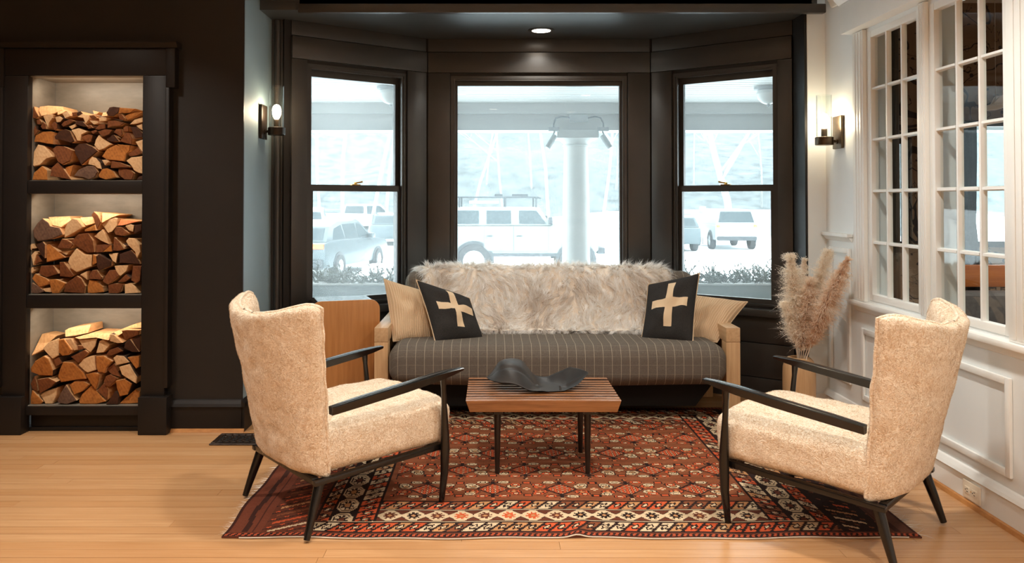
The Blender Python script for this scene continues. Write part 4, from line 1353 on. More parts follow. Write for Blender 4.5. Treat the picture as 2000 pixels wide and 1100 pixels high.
# ---- split logs: the outline of each end face, in the crop it was drawn on
LOGS = [
    ('top', (50, 190, 6.47), 1.360, [
        ('o', '60,1050 95,955 195,865 262,920 275,1048'), ('b', '300,1000 318,890 400,815 470,900 530,985 575,1045 430,1020'),
        ('o', '490,880 600,850 560,1015 530,1000'), ('g', '600,995 660,915 770,865 860,862 915,945 880,1010 800,1042 720,1015'),
        ('o', '915,985 960,905 1030,895 1100,930 1150,1015 1010,1045 925,1015'), ('b', '1155,910 1190,890 1290,900 1370,960 1350,1045 1250,1045 1170,985'),
        ('d', '1400,1045 1425,1005 1480,985 1480,1045'), ('p', '35,840 70,690 140,590 215,605 300,690 345,750 260,775 180,860 100,880 40,865'),
        ('b', '320,650 370,610 460,615 540,650 590,670 560,810 460,860 400,820 350,720'), ('d', '600,640 660,585 740,580 830,620 910,680 820,760 700,865 650,770 610,710'),
        ('p', '785,850 800,795 840,750 890,765 945,830 962,912 915,900 870,865'), ('p', '965,790 1020,788 1050,820 1000,862 985,830'),
        ('b', '1080,805 1180,820 1310,875 1300,890 1180,885 1065,895'), ('p', '1265,800 1330,755 1480,740 1480,970 1440,965 1370,930 1330,860'),
        ('o', '950,750 1010,650 1120,595 1180,610 1265,705 1250,815 1120,800 1010,790'), ('o', '1150,590 1240,600 1325,605 1315,680 1275,715 1210,650'),
        ('p', '860,605 880,530 915,475 970,520 1085,595 1000,650 920,675'), ('b', '1295,715 1420,630 1470,710 1400,740 1310,748'),
        ('p', '1380,560 1480,527 1480,700 1440,650'), ('o', '50,565 110,480 200,430 300,425 350,440 345,595 280,590 160,565'),
        ('d', '360,500 420,430 500,400 560,425 620,560 580,580 460,545 370,530'), ('p', '565,410 660,385 780,430 700,470 695,555 650,555 620,490'),
        ('b', '690,495 790,465 850,480 830,560 780,575 730,535'), ('d', '1010,510 1060,475 1110,470 1180,555 1100,565 1030,550'),
        ('b', '1190,560 1220,495 1265,445 1310,445 1345,520 1340,600 1290,590'), ('d', '1310,370 1380,365 1475,455 1480,510 1380,520 1345,450'),
        ('b', '1110,440 1140,400 1210,400 1225,470 1200,500'), ('b', '910,430 1000,405 1100,410 1060,470 980,500 930,470'),
        ('b', '1230,390 1260,360 1300,365 1300,430 1245,435'), ('p', '1395,360 1475,335 1480,420 1440,400'), ('p', '1310,345 1370,280 1480,250 1480,310 1400,335'),
        ('b', '50,400 90,350 130,400 160,420 100,490 60,470'), ('b', '130,290 170,275 195,310 180,345 145,340'), ('p', '215,235 260,205 345,215 340,260 290,330 280,390 255,330'),
        ('b', '65,110 110,160 160,240 120,270 65,265'), ('s', '60,100 200,85 400,100 430,150 340,205 190,240 110,160'), ('b', '185,370 215,310 250,340 255,400 215,405'),
        ('b', '315,345 350,305 395,340 395,400 365,420'), ('p', '365,250 420,235 470,270 440,310 390,320'), ('s', '375,180 440,150 480,165 450,200 400,225'),
        ('p', '460,205 520,170 575,235 500,270'), ('b', '445,350 480,305 560,275 620,300 540,345 470,375'), ('p', '540,370 630,335 645,365 580,405'),
        ('d', '640,300 720,310 780,370 700,365 610,330'), ('b', '580,190 640,185 650,230 590,240'), ('d', '650,190 690,175 725,210 670,235'),
        ('p', '700,205 790,220 800,280 760,340 720,260 640,245'), ('b', '750,360 800,345 840,385 790,400'), ('s', '820,160 870,190 920,185 900,215 860,215'),
        ('b', '800,230 860,225 900,260 830,280'), ('p', '800,290 910,300 920,330 860,345'), ('s', '950,185 1015,180 1025,240 955,240'),
        ('p', '920,260 960,245 1025,250 1020,300 930,305'), ('d', '1010,200 1050,125 1100,115 1190,125 1165,200 1110,240 1040,235'),
        ('o', '1180,130 1400,145 1330,190 1170,205'), ('o', '1245,240 1330,190 1480,185 1400,240 1280,290'), ('b', '1170,210 1210,210 1250,270 1240,295 1185,280'),
        ('b', '1025,295 1130,290 1250,325 1200,360 1100,365 1025,390'), ('b', '870,405 930,345 1005,340 1010,395 920,410'), ('b', '820,430 880,410 905,430 850,465')]),
    ('middle', (40, 400, 5.788), 0.742, [
        ('g', '75,980 130,880 200,920 270,980 200,1015 90,1000'), ('p', '245,950 320,940 335,990 285,985'), ('o', '320,845 400,840 515,890 430,1015 350,1010'),
        ('b', '480,990 510,890 640,800 690,830 735,920 720,1010 600,1000'), ('o', '750,930 770,850 850,855 930,930 940,990 820,1005 755,1000'),
        ('b', '985,905 1060,890 1165,895 1130,985 1100,1012 990,1005'), ('p', '1170,900 1240,885 1300,930 1345,1000 1175,1015'), ('o', '105,835 150,780 270,830 325,870 310,905 210,935'),
        ('b', '200,780 230,690 370,685 430,780 290,825'), ('p', '65,705 120,705 155,745 120,775 75,780'), ('b', '445,645 490,645 600,800 560,825 440,810'),
        ('p', '670,790 750,750 755,850 700,810'), ('b', '770,800 800,740 850,740 920,825 910,850 775,840'), ('b', '920,860 990,740 1060,735 1110,800 1060,850 990,910 930,880'),
        ('p', '1060,690 1230,675 1200,750 1130,810 1085,770'), ('b', '1090,880 1190,785 1240,830 1190,870'), ('b', '1260,690 1360,690 1350,860 1310,895 1245,860'),
        ('p', '530,650 550,590 630,490 720,560 810,565 805,700 630,770 570,730'), ('o', '815,560 850,580 860,660 810,690'), ('d', '860,590 880,555 1030,640 1030,690 880,750 860,700'),
        ('p', '985,555 1095,545 1080,660 1040,640'), ('d', '1110,560 1240,510 1290,560 1340,640 1350,675 1110,660'), ('p', '1190,410 1220,375 1290,380 1350,450 1360,540 1320,615 1300,540 1210,450'),
        ('b', '1040,520 1045,365 1100,410 1165,500 1100,525'), ('p', '1150,440 1195,470 1170,490'), ('b', '850,455 960,445 1020,455 920,540 850,545'), ('o', '925,535 1030,450 1035,530'),
        ('b', '570,415 660,330 770,315 820,400 835,540 760,550 660,490'), ('p', '825,355 925,275 960,330 1000,450 910,410'), ('b', '410,490 460,385 520,400 600,450 560,500'),
        ('p', '440,530 570,515 520,570'), ('o', '275,450 300,440 410,530 500,600 290,655'), ('d', '180,450 250,415 275,450 270,610 230,570'), ('p', '75,570 160,525 180,560 145,690'),
        ('b', '180,555 245,640 150,680'), ('p', '70,460 110,440 150,495 100,500 75,515'), ('g', '130,290 180,210 240,150 310,200 330,240 440,260 480,340 350,395 190,420 140,370'),
        ('s', '240,140 490,130 530,180 460,260 340,235'), ('p', '490,380 500,260 530,200 590,150 640,160 720,250 620,310'), ('s', '620,145 800,135 830,210 740,240 690,210'),
        ('o', '720,280 830,225 850,290 720,305'), ('b', '785,110 810,75 860,120 900,200 870,275 850,260 825,170'), ('s', '860,90 1080,115 1000,150 915,210 890,150'),
        ('p', '915,230 960,175 1050,145 1090,150 1085,240 1030,310 985,325'), ('r', '1095,165 1330,185 1250,205 1150,235 1095,235'), ('b', '1050,300 1075,250 1130,255 1225,325 1150,355 1070,340'),
        ('p', '1180,240 1240,220 1285,235 1275,310 1220,290'), ('d', '1290,230 1370,220 1370,290 1280,330')]),
    ('bottom', (40, 620, 5.788), 0.1427, [
        ('o', '70,990 80,900 130,820 255,955 230,985 160,1005'), ('p', '215,880 260,840 410,795 400,900 360,995 280,1000 255,940'), ('g', '405,945 450,850 500,765 560,855 635,945 520,990 420,970'),
        ('o', '650,950 680,870 780,775 830,820 930,920 965,955 860,995 710,1000 660,980'), ('d', '960,995 1075,830 1110,900 1100,995'), ('o', '1110,985 1180,910 1290,815 1340,840 1340,970 1230,1000'),
        ('b', '75,745 165,660 185,760 190,840 130,810'), ('b', '190,700 320,680 410,730 350,790 210,870'), ('o', '540,770 590,730 700,730 770,765 700,840 600,880'),
        ('b', '860,830 930,745 985,820 980,935 920,890'), ('o', '740,640 830,620 900,640 880,740 850,825 790,750'), ('b', '935,730 960,665 1010,645 1100,690 1000,790 955,780'),
        ('o', '1075,715 1180,695 1265,750 1210,880 1120,900 1085,800'), ('p', '1105,560 1230,525 1270,600 1320,680 1310,755 1220,700 1140,650'), ('b', '960,590 1050,520 1100,610 1135,680 1030,650'),
        ('o', '415,670 440,590 480,500 600,510 720,630 745,700 630,710 450,740'), ('p', '645,540 700,470 780,440 830,440 850,600 760,630 720,610'), ('o', '845,440 930,435 1035,500 970,570 950,635 870,620 850,550'),
        ('o', '110,580 170,490 270,430 320,460 370,600 360,665 210,660 115,620'), ('b', '365,480 420,450 470,520 400,560'), ('b', '560,450 720,370 760,400 650,520'),
        ('p', '235,355 300,285 420,235 430,435 360,475 300,420'), ('o', '430,250 490,240 580,370 540,430 470,440 430,400'), ('s', '50,370 95,220 180,215 310,240 240,330 220,380 90,440'),
        ('p', '510,240 580,235 640,370 610,380 550,320'), ('s', '460,160 500,135 735,100 745,185 620,210 500,225'), ('p', '640,255 860,240 840,330 790,400 700,340'),
        ('s', '590,235 760,190 1000,200 1000,260 880,230 640,250'), ('p', '850,410 880,270 920,250 1010,310 940,400'), ('b', '960,430 1000,370 1100,335 1160,380 1040,430'),
        ('p', '1005,270 1010,185 1060,195 1155,290 1100,295'), ('s', '1020,180 1230,95 1350,75 1355,130 1180,130 1090,215'), ('b', '1140,150 1200,140 1350,145 1340,200 1180,255 1165,240'),
        ('d', '1165,350 1180,290 1240,245 1340,395 1260,395'), ('d', '1260,250 1355,215 1355,380 1310,350'), ('p', '1045,460 1080,430 1170,440 1235,510 1080,545'),
        ('o', '1200,455 1340,435 1340,560 1310,585 1230,490'), ('b', '640,320 700,325 720,355 650,375')]),
]
TONE = {'p': 'pale cream', 'o': 'amber', 'b': 'brown', 'd': 'dark brown', 'g': 'grey-brown', 's': 'bright split', 'r': 'reddish'}
ORD = ['first', 'second', 'third', 'fourth', 'fifth', 'sixth', 'seventh', 'eighth', 'ninth', 'tenth', 'eleventh', 'twelfth',
       'thirteenth', 'fourteenth', 'fifteenth', 'sixteenth', 'seventeenth', 'eighteenth', 'nineteenth', 'twentieth']
M['log_r'] = log_end('reddish_split_wood', srgb(206, 120, 76), srgb(184, 98, 58), srgb(150, 70, 40))
M['log_s'] = M['log_side']
lr = random.Random(21)
for (shelf, (ox, oy, sc), zf, items) in LOGS:
    P = []
    for tone, s in items:
        pts = [tuple(map(float, q.split(','))) for q in s.split()]
        P.append((tone, [(ox + a / sc, oy + b / sc) for a, b in pts]))
    ys = [sum(p[1] for p in q) / len(q) for _, q in P]
    lo, hi = max(ys), min(ys)
    NR = 6
    rowi = [min(NR - 1, int((lo - v) / (lo - hi + 1e-6) * NR)) for v in ys]
    for i, (tone, pts) in enumerate(P):
        same = sorted([j for j in range(len(P)) if rowi[j] == rowi[i]], key=lambda j: sum(p[0] for p in P[j][1]) / len(P[j][1]))
        k = same.index(i)
        pos = 'leftmost' if k == 0 else ('rightmost' if k == len(same) - 1 else ORD[k] + ' from left')
        rowname = 'bottom row' if rowi[i] == 0 else ('topmost row' if rowi[i] == NR - 1 else ORD[rowi[i]] + ' row up')
        Y0 = 4.318 + lr.uniform(0, 0.022)
        W = [px(a, b, Y0) for a, b in pts]
        n = len(W)
        cx, cz = sum(p.x for p in W) / n, sum(p.z for p in W) / n
        W = [Vector((min(max(cx + (p.x - cx) * 0.965, NX0 + .004), NX1 - .004), 0, max(cz + (p.z - cz) * 0.965, zf + 0.002))) for p in W]
        zmin, zmax = min(p.z for p in W), max(p.z for p in W)
        xmin = min(p.x for p in W)
        ln = 4.548 - Y0 - lr.uniform(0, 0.02)
        tk = 0.0 if tone not in 'sr' else 0.9
        lean = lr.uniform(-0.10, 0.16)
        off = lambda p: (p.z - zmin) * (lean if not tk else 0) + tk * min((p.z - zmin), 0.11) * 1.1
        c0 = Vector((cx, Y0, cz))
        vs, fs, mi = [], [], []
        for (s_, d_) in ((0.93, 0.0), (1.0, 0.0045)):
            for p in W:
                q = Vector((cx + (p.x - cx) * s_, 0, cz + (p.z - cz) * s_))
                vs.append(Vector((q.x, Y0 + d_ + off(q) + (lr.uniform(-.0015, .0015) if s_ < 1 else 0), q.z)) - c0)
        bs_ = 0.84 if not tk else 0.96
        for p in W:
            q = Vector((cx + (p.x - cx) * bs_, 0, cz + (p.z - cz) * bs_))
            vs.append(Vector((q.x, Y0 + ln, q.z)) - c0)
        ctr = len(vs)
        vs.append(Vector((cx, Y0 - 0.001 + off(Vector((cx, 0, cz))), cz)) - c0)
        barky = lr.random() < 0.55 and tone not in 'sr'
        nbark = lr.randint(2, 3)
        st = lr.randrange(n)
        for e in range(n):
            f = (e + 1) % n
            fs.append((ctr, e, f)); mi.append(0)
            fs.append((e, n + e, n + f, f)); mi.append(0)
            fs.append((n + e, 2 * n + e, 2 * n + f, n + f)); mi.append(2 if barky and (e - st) % n < nbark else 1)
        fs.append(tuple(2 * n + e for e in range(n))); mi.append(1)
        o = obj('split_log', vs, fs, [M['log_' + tone], M['log_side'], M['log_bark']], None, False, matidx=mi)
        o.location = c0
        tag(o, '%s split log, %s in the %s of the %s compartment' % (TONE[tone], pos, rowname, shelf), 'firewood', 'split logs in the %s compartment' % shelf)

# floor register of the heating
vt = empty('floor_register', (-1.255, 4.165, 0))
tag(vt, 'dark iron heating register in the floor behind the left armchair', 'floor vent')
MB().box(-.17, .17, -.075, .075, 0.0005, 0.004).build('base_plate', M['dark_slot'], vt)
mm = MB()
mm.box(-.19, .19, -.095, -.07, .0005, .008).box(-.19, .19, .07, .095, .0005, .008).box(-.19, -.165, -.07, .07, .0005, .008).box(.165, .19, -.07, .07, .0005, .008)
mm.build('frame', M['vent'], vt, bevel=0.002, seg=1)
mm = MB()
for k in range(9):
    x = -.14 + k * .035
    mm.tube([(x - .02, -.068, .006), (x + .012, -.03, .006), (x - .012, .03, .006), (x + .02, .068, .006)], .004, 5)
    mm.tube([(x + .02, -.068, .006), (x - .012, -.02, .006), (x + .012, .02, .006), (x - .02, .068, .006)], .004, 5)
mm.build('grille', M['vent'], vt, kind='stuff')

# ================================================================== SCONCES


def sconce(pos, nx_, label, mat, zr, ztop, zp0, zp1):
    """pos = foot point on the wall (x, y); nx_ = +1 when it sticks out towards +x"""
    e_ = empty('wall_sconce', (pos[0], pos[1], 0))
    tag(e_, label, 'wall lamp', 'glass cylinder wall sconces')
    g = 0.088 * nx_
    a, b = sorted((0.001 * nx_, 0.018 * nx_))
    MB().box(a, b, -.056, .056, zp0, zp1).build('backplate', mat, e_, bevel=0.004)
    MB().tube([(0.018 * nx_, 0, zr + .012), (g - .04 * nx_, 0, zr + .012)], 0.008, 10).tube([(0.018 * nx_, 0, zr + .012), (0.024 * nx_, 0, zr + .012)], 0.016, 14).build('arm', mat, e_, smooth=True)
    MB().lathe([(0.020, zr - .010), (0.048, zr - .010), (0.050, zr - .006), (0.050, zr + .034), (0.046, zr + .036), (0.020, zr + .036)], c=(g, 0, 0), n=32).build('cup', mat, e_, smooth=30)
    MB().lathe([(0.042, zr + .037), (0.042, ztop), (0.0395, ztop), (0.0395, zr + .037)], c=(g, 0, 0), n=40, cap=False).build('glass_cylinder', M['glass_lamp'], e_, smooth=30)
    MB().lathe([(0.016, zr + .0365), (0.016, zr + .080), (0.013, zr + .084)], c=(g, 0, 0), n=16).build('socket', mat if mat != M['sconce_dark'] else M['bronze'], e_, smooth=30)
    MB().lathe([(0.008, zr + .0845), (0.016, zr + .095), (0.024, zr + .115), (0.026, zr + .135), (0.022, zr + .155), (0.012, zr + .168), (0.002, zr + .171)], c=(g, 0, 0), n=20).build('bulb', M['bulb'], e_, smooth=True)


sconce((-1.356, 4.665), 1, 'dark bronze sconce with clear glass cylinder on the black left return wall', M['sconce_dark'], 1.645, 1.925, 1.612, 1.812)
sconce((XR - .001, 4.50), -1, 'bronze sconce with clear glass cylinder on the white right wall', M['bronze'], 1.575, 1.850, 1.545, 1.730)

# ================================================================== RUG
RX0, RX1, RY0, RY1 = -0.995, 1.592, 2.955, 4.785
cs = 0.0055
nx, ny = int((RX1 - RX0) / cs), int((RY1 - RY0) / cs)
X, Yv = np.meshgrid((np.arange(nx) + .5) * cs, (np.arange(ny) + .5) * cs)
Wd, Hd = nx * cs, ny * cs
rr = np.random.default_rng(5)
c_ = lambda r, g, b: np.array(srgb(r, g, b)[:3])
BROWN, DARK, RED, CREAM, TAN, MAR = c_(124, 72, 47), c_(42, 29, 26), c_(184, 82, 48), c_(196, 174, 142), c_(176, 128, 86), c_(92, 50, 36)
col = np.tile(BROWN, (ny, nx, 1))
col *= (1 + 0.10 * np.sin(Yv * 90 + 3 * np.sin(X * 5)))[..., None]


def put(mask, c):
    col[mask] = c


def hashi(a, b=0):
    v = np.sin(a * 127.1 + b * 311.7) * 43758.5453
    return v - np.floor(v)


yb = np.minimum(Yv, Hd - Yv)                  # distance to the long edge
fx0, fx1 = 0.565, Wd - 0.52                   # inner edge of the side borders
# field with rows of guls
sx, sy = 0.290, 0.245
fm = (yb > 0.36) & (X > fx0) & (X < fx1)
jr = np.floor((Yv - 0.36) / sy)
u0 = X - fx0 + (jr % 2) * sx / 2
ir = np.floor(u0 / sx)
u = (u0 / sx - ir - .5) * sx
v = ((Yv - 0.36) / sy - jr - .5) * sy
hh = hashi(ir, jr)
au, av = np.abs(u), np.abs(v)
dm = au / 0.062 + av / 0.062
put(fm & (dm < 1.18), DARK)
put(fm & (dm < 1.0), MAR)
chk = ((np.floor((u + v + 1) / 0.021) + np.floor((u - v + 1) / 0.021)) % 2 == 0)
put(fm & (dm < 0.98) & chk, RED)
put(fm & (dm < 0.98) & ~chk & (np.abs(((u + v + 1) % 0.021) - .0105) < .005) & (np.abs(((u - v + 1) % 0.021) - .0105) < .005), CREAM)
put(fm & (au < .008) & (av > .055) & (av < .095), DARK)
put(fm & (au < .022) & (av > .070) & (av < .080), DARK)
for (cu_, cv_, wu, wv, c1, c2) in [(.088, .030, .034, .022, 1, 0), (.046, .082, .030, .017, 0, 1), (.098, -.052, .028, .018, 0, 0), (.0, 0.112, .013, .010, 1, 1)]:
    for su in (1, -1):
        for sv in (1, -1):
            du, dv = np.abs(u - su * cu_) / wu, np.abs(v - sv * abs(cv_)) / wv
            e_ = np.maximum(du, dv) * .65 + (du + dv) * .35
            r1 = np.where(hashi(ir + su * .31, jr + sv * .17 + cu_) > .5, 1, 0)
            m1 = fm & (e_ < 1)
            put(m1, DARK)
            put(m1 & (e_ < .86) & (r1 == 1), CREAM)
            put(m1 & (e_ < .86) & (r1 == 0), RED)
            put(m1 & (e_ < .52), DARK)
            put(m1 & (e_ < .36), TAN if c1 else CREAM)
            put(m1 & (np.abs(u - su * (cu_ + wu)) < .008) & (np.abs(v - sv * abs(cv_)) < .004), DARK)
# small stars between the guls
u2 = (u0 / sx - np.floor(u0 / sx)) * sx
u2 = np.minimum(u2, sx - u2)
put(fm & ((u2 < .018) & (av < .006) | (u2 < .006) & (av < .017)), CREAM)
put(fm & (u2 < .0055) & (av < .0055), RED)
put(fm & (u2 < .020) & (np.abs(av - .075) < .014), DARK)
put(fm & (u2 < .013) & (np.abs(av - .075) < .008), RED)


# long borders (front and back)
def sborder(mask, t, w, x, tile, ph):
    """slanting hooked figures; t = 0..1 across the band, x along it"""
    put(mask, DARK)
    q = x / tile + ph
    k = np.floor(q)
    f = q - k
    s = f - (t - .5) * 1.1
    s = s - np.floor(s)
    h_ = hashi(k + np.floor(f - (t - .5) * 1.1), ph)
    cc = np.where((h_ < .4)[..., None], RED, np.where((h_ < .62)[..., None], CREAM, np.where((h_ < .8)[..., None], TAN, BROWN)))
    m1 = mask & (s > .12) & (s < .88) & (t > .10) & (t < .90)
    col[m1] = cc[m1]
    put(m1 & (np.abs(s - .5) / .27 + np.abs(t - .5) / .30 < 1), DARK)
    m2 = m1 & (np.abs(s - .5) / .15 + np.abs(t - .5) / .16 < 1)
    put(m2, CREAM)
    put(m1 & (s < .34) & (t > .62) & (t < .74), DARK)
    put(m1 & (s > .66) & (t > .26) & (t < .38), DARK)


def stars(mask, t, x, tile, ph):
    put(mask, CREAM)
    q = x / tile + ph
    k = np.floor(q)
    a = (q - k - .5) * 2
    b = (t - .5) * 2
    tri = (np.abs(a) + np.abs(b)) > 1.22
    put(mask & tri, MAR)
    put(mask & ((np.abs(a) + np.abs(b)) > 1.16) & ~tri, DARK)
    rad = np.sqrt(a * a + b * b)
    ang = np.arctan2(b, a)
    star = rad < .50 + .20 * np.sign(np.sin(ang * 8)) * .5
    h_ = hashi(k, ph)
    cc = np.where((h_ < .45)[..., None], DARK, np.where((h_ < .72)[..., None], MAR, RED))
    m1 = mask & star & ~tri
    col[m1] = cc[m1]
    put(mask & (np.abs(a) + np.abs(b) < .22), TAN)
    put(mask & (np.abs(b) > .93), DARK)


lng = (X > 0.36) & (X < Wd - 0.34)
for flip in (0, 1):
    yy = Yv if flip == 0 else Hd - Yv
    sborder((yy > .040) & (yy <= .138) & (X > .125) & (X < Wd - .10), (yy - .040) / .098, .098, X, .056, flip * .37)
    stars(lng & (yy > .142) & (yy <= .252), (yy - .142) / .110, X, .094, .2 + flip * .4)
    sborder(lng & (yy > .256) & (yy <= .352), (yy - .256) / .096, .096, X, .056, .61 + flip)
    put(lng & (yy > .138) & (yy <= .143), CREAM)
    put(lng & (yy > .251) & (yy <= .256), CREAM)
# side borders
sid = (yb > .142)
for flip in (0, 1):
    xx = X if flip == 0 else Wd - X
    o_ = 0.0 if flip == 0 else -0.035
    sborder(sid & (xx > .305 + o_) & (xx <= .365 + o_), (xx - .305 - o_) / .06, .06, Yv, .06, .3 + flip)
    m1 = sid & (xx > .365 + o_) & (xx <= .452 + o_)
    put(m1, DARK)
    q = Yv / .146 + .45
    k = np.floor(q)
    a = (q - k - .5) * 2
    b = (xx - .4085 - o_) / .0435
    oc = np.maximum(np.maximum(np.abs(a) * 1.04, np.abs(b) * 1.04), (np.abs(a) + np.abs(b)) * .72)
    put(m1 & (oc < .97), CREAM)
    put(m1 & (oc < .80) & (oc > .74), DARK)
    rad, ang = np.sqrt(a * a + b * b), np.arctan2(b, a)
    put(m1 & (rad < .50 + .12 * np.sign(np.sin(ang * 8))), DARK)
    h_ = hashi(k, flip + 3)
    put(m1 & (rad < .28) & (h_ < .5), MAR)
    put(m1 & (rad < .28) & (h_ >= .5), RED if flip else TAN)
    sborder(sid & (xx > .452 + o_) & (xx <= .545 + o_), (xx - .452 - o_) / .093, .093, Yv, .06, .8 + flip)
    # end panel with slanting feathers
    m2 = (xx > .125 + .02 * (-flip)) & (xx <= .305 + o_) & (yb > .04)
    put(m2, MAR if flip == 0 else DARK)  # right end darker: shade put into its dye, besides its own difference
    d_ = (Yv - xx * .62) / .078
    kk = np.floor(d_)
    ff = d_ - kk
    h_ = hashi(kk, 7 + flip)
    wv_ = .22 * np.abs(((xx / .018) % 1) - .5)
    m3 = m2 & (ff > .18 + wv_) & (ff < .44)
    cc = np.where((h_ < .22)[..., None], CREAM, np.where((h_ < .6)[..., None], RED, np.where((h_ < .8)[..., None], TAN, BROWN)))
    m3 &= (xx > .150) & (xx < .280 + o_)
    if flip:
        m3 &= hashi(np.floor(xx / .05), kk) > .55
    col[m3] = cc[m3]
    put(m2 & (np.abs(ff - .72) < .05), DARK)
    m4 = m2 & (np.abs(ff - .85) < .06) & (((xx / .045) % 1) < .4)
    put(m4, RED if flip == 0 else BROWN)
    # flat woven end
    m5 = xx <= .125 - .02 * flip
    put(m5, c_(104, 56, 40) if flip == 0 else c_(84, 54, 42))  # right woven end also darkened for the shade on it
    put(m5 & (np.abs(xx - .062 - .004 * np.sin(Yv * 21)) < .010), c_(58, 34, 28))
    put(m5 & (np.abs(xx - .095) < .003), c_(70, 38, 30))
    put(m5 & (xx < .012), c_(60, 34, 28))
# selvedge: barber stripe of red and black
put((yb <= .040) & (X > .012), MAR)
put((yb <= .026) & (((X - yb * .4) / .021) % 1 < .5), c_(160, 74, 48))
put((yb <= .026) & (((X - yb * .4) / .021) % 1 >= .5), DARK)
put(yb <= .005, c_(52, 30, 26))
# wear, colour changes of the dye lots, knots
abr = 1 + .14 * (rr.random((ny, nx)) - .5) + .10 * np.sin(Yv * 47 + np.sin(X * 7) * .8) * (rr.random((ny, 1)) - .3)
col = np.clip(col * abr[..., None], 0, 1)
# geometry with gentle ripples and a crease in the front edge
gx = RX0 + np.arange(nx + 1) * cs
gy = RY0 + np.arange(ny + 1) * cs
VX, VY = np.meshgrid(gx, gy)
d0 = VY - RY0
VZ = 0.0075 + 0.0016 * np.sin(VX * 9 + VY * 3) * np.sin(VY * 7)
VZ += 0.012 * np.exp(-((VX - 0.315 - d0 * .25) / .030) ** 2) * np.exp(-d0 / .12)
edge = 0.006 * np.sin(VX * 6.0) + 0.004 * np.sin(VX * 17 + 1)
VY2 = VY + edge * np.exp(-d0 / .3)
lft = VX - RX0
VX2 = VX + (0.012 * np.sin(VY * 5) + .006 * np.sin(VY * 13)) * np.exp(-lft / .15) - 0.02 * np.exp(-lft / .1) * np.exp(-d0 / .25)
V = np.stack([VX2, VY2, VZ], -1).reshape(-1, 3)
bot = V.copy()
ii = np.arange(ny)[:, None] * (nx + 1) + np.arange(nx)[None, :]
Q = np.stack([ii, ii + 1, ii + nx + 2, ii + nx + 1], -1).reshape(-1, 4)
rim = np.concatenate([np.arange(nx + 1), (np.arange(1, ny + 1)) * (nx + 1) + nx, ny * (nx + 1) + np.arange(nx - 1, -1, -1), np.arange(ny - 1, 0, -1) * (nx + 1)])
nb0 = len(V)
RB = V[rim].copy()
RB[:, 2] = 0.0008
Rq = np.stack([np.roll(rim, -1), rim, nb0 + np.arange(len(rim)), nb0 + np.roll(np.arange(len(rim)), -1)], -1)
VV = np.concatenate([V, RB])
QQ = np.concatenate([Q, Rq])
me = bpy.data.meshes.new('rug')
me.vertices.add(len(VV))
me.vertices.foreach_set('co', VV.astype(np.float32).ravel())
me.loops.add(QQ.size)
me.loops.foreach_set('vertex_index', QQ.astype(np.int32).ravel())
me.polygons.add(len(QQ))
me.polygons.foreach_set('loop_start', (np.arange(len(QQ)) * 4).astype(np.int32))
me.update(calc_edges=True)
me.polygons.foreach_set('use_smooth', [True] * len(QQ))
ca = me.color_attributes.new('dye', 'BYTE_COLOR', 'CORNER')
fc = np.concatenate([col.reshape(-1, 3), np.tile(MAR, (len(rim), 1))])
fc4 = np.repeat(np.concatenate([fc, np.ones((len(fc), 1))], 1), 4, 0).astype(np.float32)
ca.data.foreach_set('color', fc4.ravel())
k = N('wool_rug')
at = k.n('ShaderNodeAttribute', attribute_name='dye')
k.l(at.outputs['Color'], k.b.inputs['Base Color'])
k.b.inputs['Roughness'].default_value = 0.95
k.b.inputs['Specular IOR Level'].default_value = 0.1
nzr = k.n('ShaderNodeTexNoise', Scale=330.0, Detail=1.0)
k.l(k.mapping('Object', (1, 1, 1)), nzr.inputs['Vector'])
bpn = k.n('ShaderNodeBump', Strength=0.5, Distance=0.003)
k.l(nzr.outputs['Fac'], bpn.inputs['Height'])
k.l(bpn.outputs['Normal'], k.b.inputs['Normal'])
me.materials.append(k.m)
rug = bpy.data.objects.new('rug', me)
C.objects.link(rug)
tag(rug, 'worn brown and red patterned wool rug under the table, sofa front and armchairs', 'rug')
# fringes at both ends, cord along the front edge
for (xe, sgn, nfr) in ((RX0, -1, 420), (RX1, 1, 420)):
    ysr = rr.uniform(RY0 + .02, RY1 - .02, nfr)
    P = np.stack([np.full(nfr, xe) - sgn * 0.004 + 0.012 * np.sin(ysr * 5) * (sgn < 0) * .9, ysr, np.full(nfr, .0055)], 1)
    Dv = unit(np.stack([np.full(nfr, sgn * 1.0), rr.normal(size=nfr) * .35, np.full(nfr, -.03)], 1))
    ribbons('fringe', P, Dv, np.tile([0., 0, 1], (nfr, 1)), rr.uniform(.02, .06, nfr) * (1.5 if sgn > 0 else 1.0), np.full(nfr, .0018), M['hide'] if sgn < 0 else M['string'], rug,
            bend=np.stack([np.zeros(nfr), rr.normal(size=nfr) * .3, np.full(nfr, -.02)], 1), segs=2, seed=3)
ex = np.linspace(RX0 + .06, RX1 - .05, 160)
ey = RY0 + 0.006 * np.sin(ex * 6.0) + 0.004 * np.sin(ex * 17 + 1) - .0035
MB().tube([(a, b, .0042 + .010 * math.exp(-((a - .315) / .03) ** 2)) for a, b in zip(ex, ey)], .0028, 5).build('edge_cord', M['string'], rug, smooth=True)

# ================================================================== ARMCHAIRS


